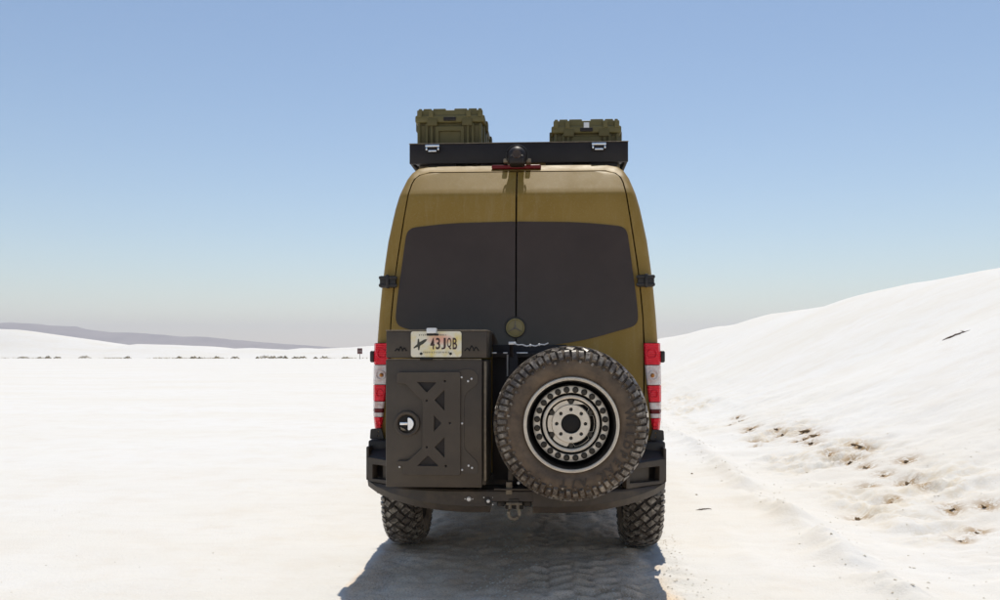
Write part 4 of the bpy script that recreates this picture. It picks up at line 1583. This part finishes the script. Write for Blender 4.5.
CLODS = [clod_mesh(k) for k in range(6)]
for k, (x, y, sz) in enumerate(CLOD_POS):
    o = bpy.data.objects.new('soil_clod', CLODS[k % 6])
    link(o)
    o.location = (x, y, zat(x, y) + sz * 0.05)
    o.rotation_euler = (random.uniform(-0.4, 0.4), random.uniform(-0.5, 0.2), random.uniform(0, 6.28))
    sz *= 1.3
    o.scale = (sz * random.uniform(0.9, 1.5), sz, sz * random.uniform(0.7, 1.1))
    tag(o, 'dark brown soil clod breaking out of the white bank', 'clod', 'dark soil clods on the foot of the bank')


def dead_branch(name, label, cat, p0, p1, r, lift, seed):
    """crooked dead wood lying on the sand, with side twigs"""
    rr = random.Random(seed)
    root = empty(name, (p0[0], p0[1], zat(*p0)))
    tag(root, label, cat)
    o0 = Vector(root.location)
    pts = []
    for t in np.linspace(0, 1, 9):
        x = p0[0] + (p1[0] - p0[0]) * t + rr.uniform(-1, 1) * r * 2
        y = p0[1] + (p1[1] - p0[1]) * t + rr.uniform(-1, 1) * r * 2
        pts.append(Vector((x, y, zat(x, y) + lift * math.sin(math.pi * t) + r * rr.uniform(0, 0.9))) - o0)
    tube('main_stem', pts, r, M['twig'], root, 7, [0.4, 0.8, 1.0, 1.1, 0.9, 1.0, 0.8, 0.6, 0.25])
    for k in range(7):
        b = pts[1 + k]
        d = Vector((rr.uniform(-1, 1), rr.uniform(-1, 1), rr.uniform(-0.1, 0.35))).normalized() * r * rr.uniform(5, 11)
        tube('twig', [b, b + d * 0.5 + Vector((0, 0, r)), b + d], r * 0.5, M['twig'], root, 5, [1, 0.7, 0.3])


dead_branch('dead_root', 'dark dead root lying high on the smooth white bank', 'root', (7.50, 10.76), (7.90, 10.56), 0.013, 0.015, 5)
dead_branch('dead_stick', 'thin dark stick lying on sand right of the van', 'stick', (1.60, 2.36), (1.76, 2.43), 0.005, 0.004, 9)


# countless small crumbs along the windrow and bank foot, and in the track
def crumbs():
    rr = np.random.default_rng(5)
    P = []
    n = 1100
    x = rr.normal(3.6, 0.75, n)
    y = -4.5 + rr.random(n) ** 1.6 * 34
    P.append(np.stack([x, y, rr.uniform(0.003, 0.012, n)], -1))
    n = 260
    P.append(np.stack([rr.normal(2.42, 0.16, n), -4.5 + rr.random(n) * 22, rr.uniform(0.005, 0.016, n)], -1))
    n = 900
    P.append(np.stack([rr.normal(0.92, 0.16, n), -3 + rr.random(n) * 4.5, rr.uniform(0.003, 0.010, n)], -1))
    n = 700
    P.append(np.stack([rr.normal(-0.02, 0.14, n), -3 + rr.random(n) * 4.5, rr.uniform(0.003, 0.010, n)], -1))
    n = 350
    P.append(np.stack([rr.uniform(-9, 2.2, n), -4.5 + rr.random(n) ** 1.5 * 18, rr.uniform(0.003, 0.008, n)], -1))
    P = np.concatenate(P)
    Z = height(P[:, 0], P[:, 1])
    octv = np.array([(1, 0, 0), (0, 1, 0), (-1, 0, 0), (0, -1, 0), (0, 0, 0.45), (0, 0, -0.5)])
    octf = [(0, 1, 4), (1, 2, 4), (2, 3, 4), (3, 0, 4), (1, 0, 5), (2, 1, 5), (3, 2, 5), (0, 3, 5)]
    vs, fs = [], []
    for (px, py, sz), z in zip(P, Z):
        a = rr.uniform(0, 6.28)
        ca, sa = math.cos(a), math.sin(a)
        jit = octv * sz * rr.uniform(0.6, 1.3, (6, 3))
        i = len(vs)
        for q in jit:
            vs.append((px + q[0] * ca - q[1] * sa, py + q[0] * sa + q[1] * ca, z + q[2] + sz * 0.2))
        fs += [tuple(i + k for k in f) for f in octf]
    o = mk('sand_crumbs', vs, fs, M['crumb'])
    tag(o, 'loose beige gypsum crumbs scattered along the track and bank', 'crumbs', kind='stuff')


crumbs()


def dry_grass():
    """thin broken line of dead grass along the foot of the far dunes"""
    rr = np.random.default_rng(11)
    n = 2600
    x = rr.uniform(-105, -22, n)
    keep = vnoise(x * 0.22, x * 0 + 3.0, 5) + 0.5 * vnoise(x * 0.9, x * 0 + 1.0, 6) > rr.uniform(-0.1, 0.9, n)
    x = x[keep]
    y = 148.5 + rr.normal(0, 1.2, len(x))
    z = height(x, y)
    vs, fs = [], []
    for a, b, c in zip(x, y, z):
        L, w = rr.uniform(0.08, 0.30), rr.uniform(0.03, 0.08)
        t = rr.uniform(0, math.pi)
        dx, dy = math.cos(t) * w, math.sin(t) * w
        i = len(vs)
        vs += [(a - dx, b - dy, c - 0.02), (a + dx, b + dy, c - 0.02), (a + rr.normal(0, 0.07), b + rr.normal(0, 0.07), c + L)]
        fs.append((i, i + 1, i + 2))
    o = mk('dry_grass', vs, fs, M['straw'])
    tag(o, 'thin broken line of dead grass below the far dunes', 'grass', kind='stuff')


dry_grass()

# ------------------------------------------------------------------ desert haze
bm = bmesh.new()
add_box(bm, -4300, 4300, -4300, 4300, -9, 122)
hz = bm_fin('haze', bm, M['sand'])
hm = bpy.data.materials.new('desert_haze')
hm.use_nodes = True
nt = hm.node_tree
nt.nodes.remove(nt.nodes['Principled BSDF'])
pv = nt.nodes.new('ShaderNodeVolumePrincipled')
pv.inputs['Color'].default_value = (0.62, 0.62, 0.68, 1)
pv.inputs['Density'].default_value = 0.00034
pv.inputs['Anisotropy'].default_value = 0.2
nt.links.new(pv.outputs[0], nt.nodes['Material Output'].inputs['Volume'])
hz.data.materials.clear()
hz.data.materials.append(hm)
tag(hz, 'pale dusty haze in the desert air', 'haze', kind='stuff')
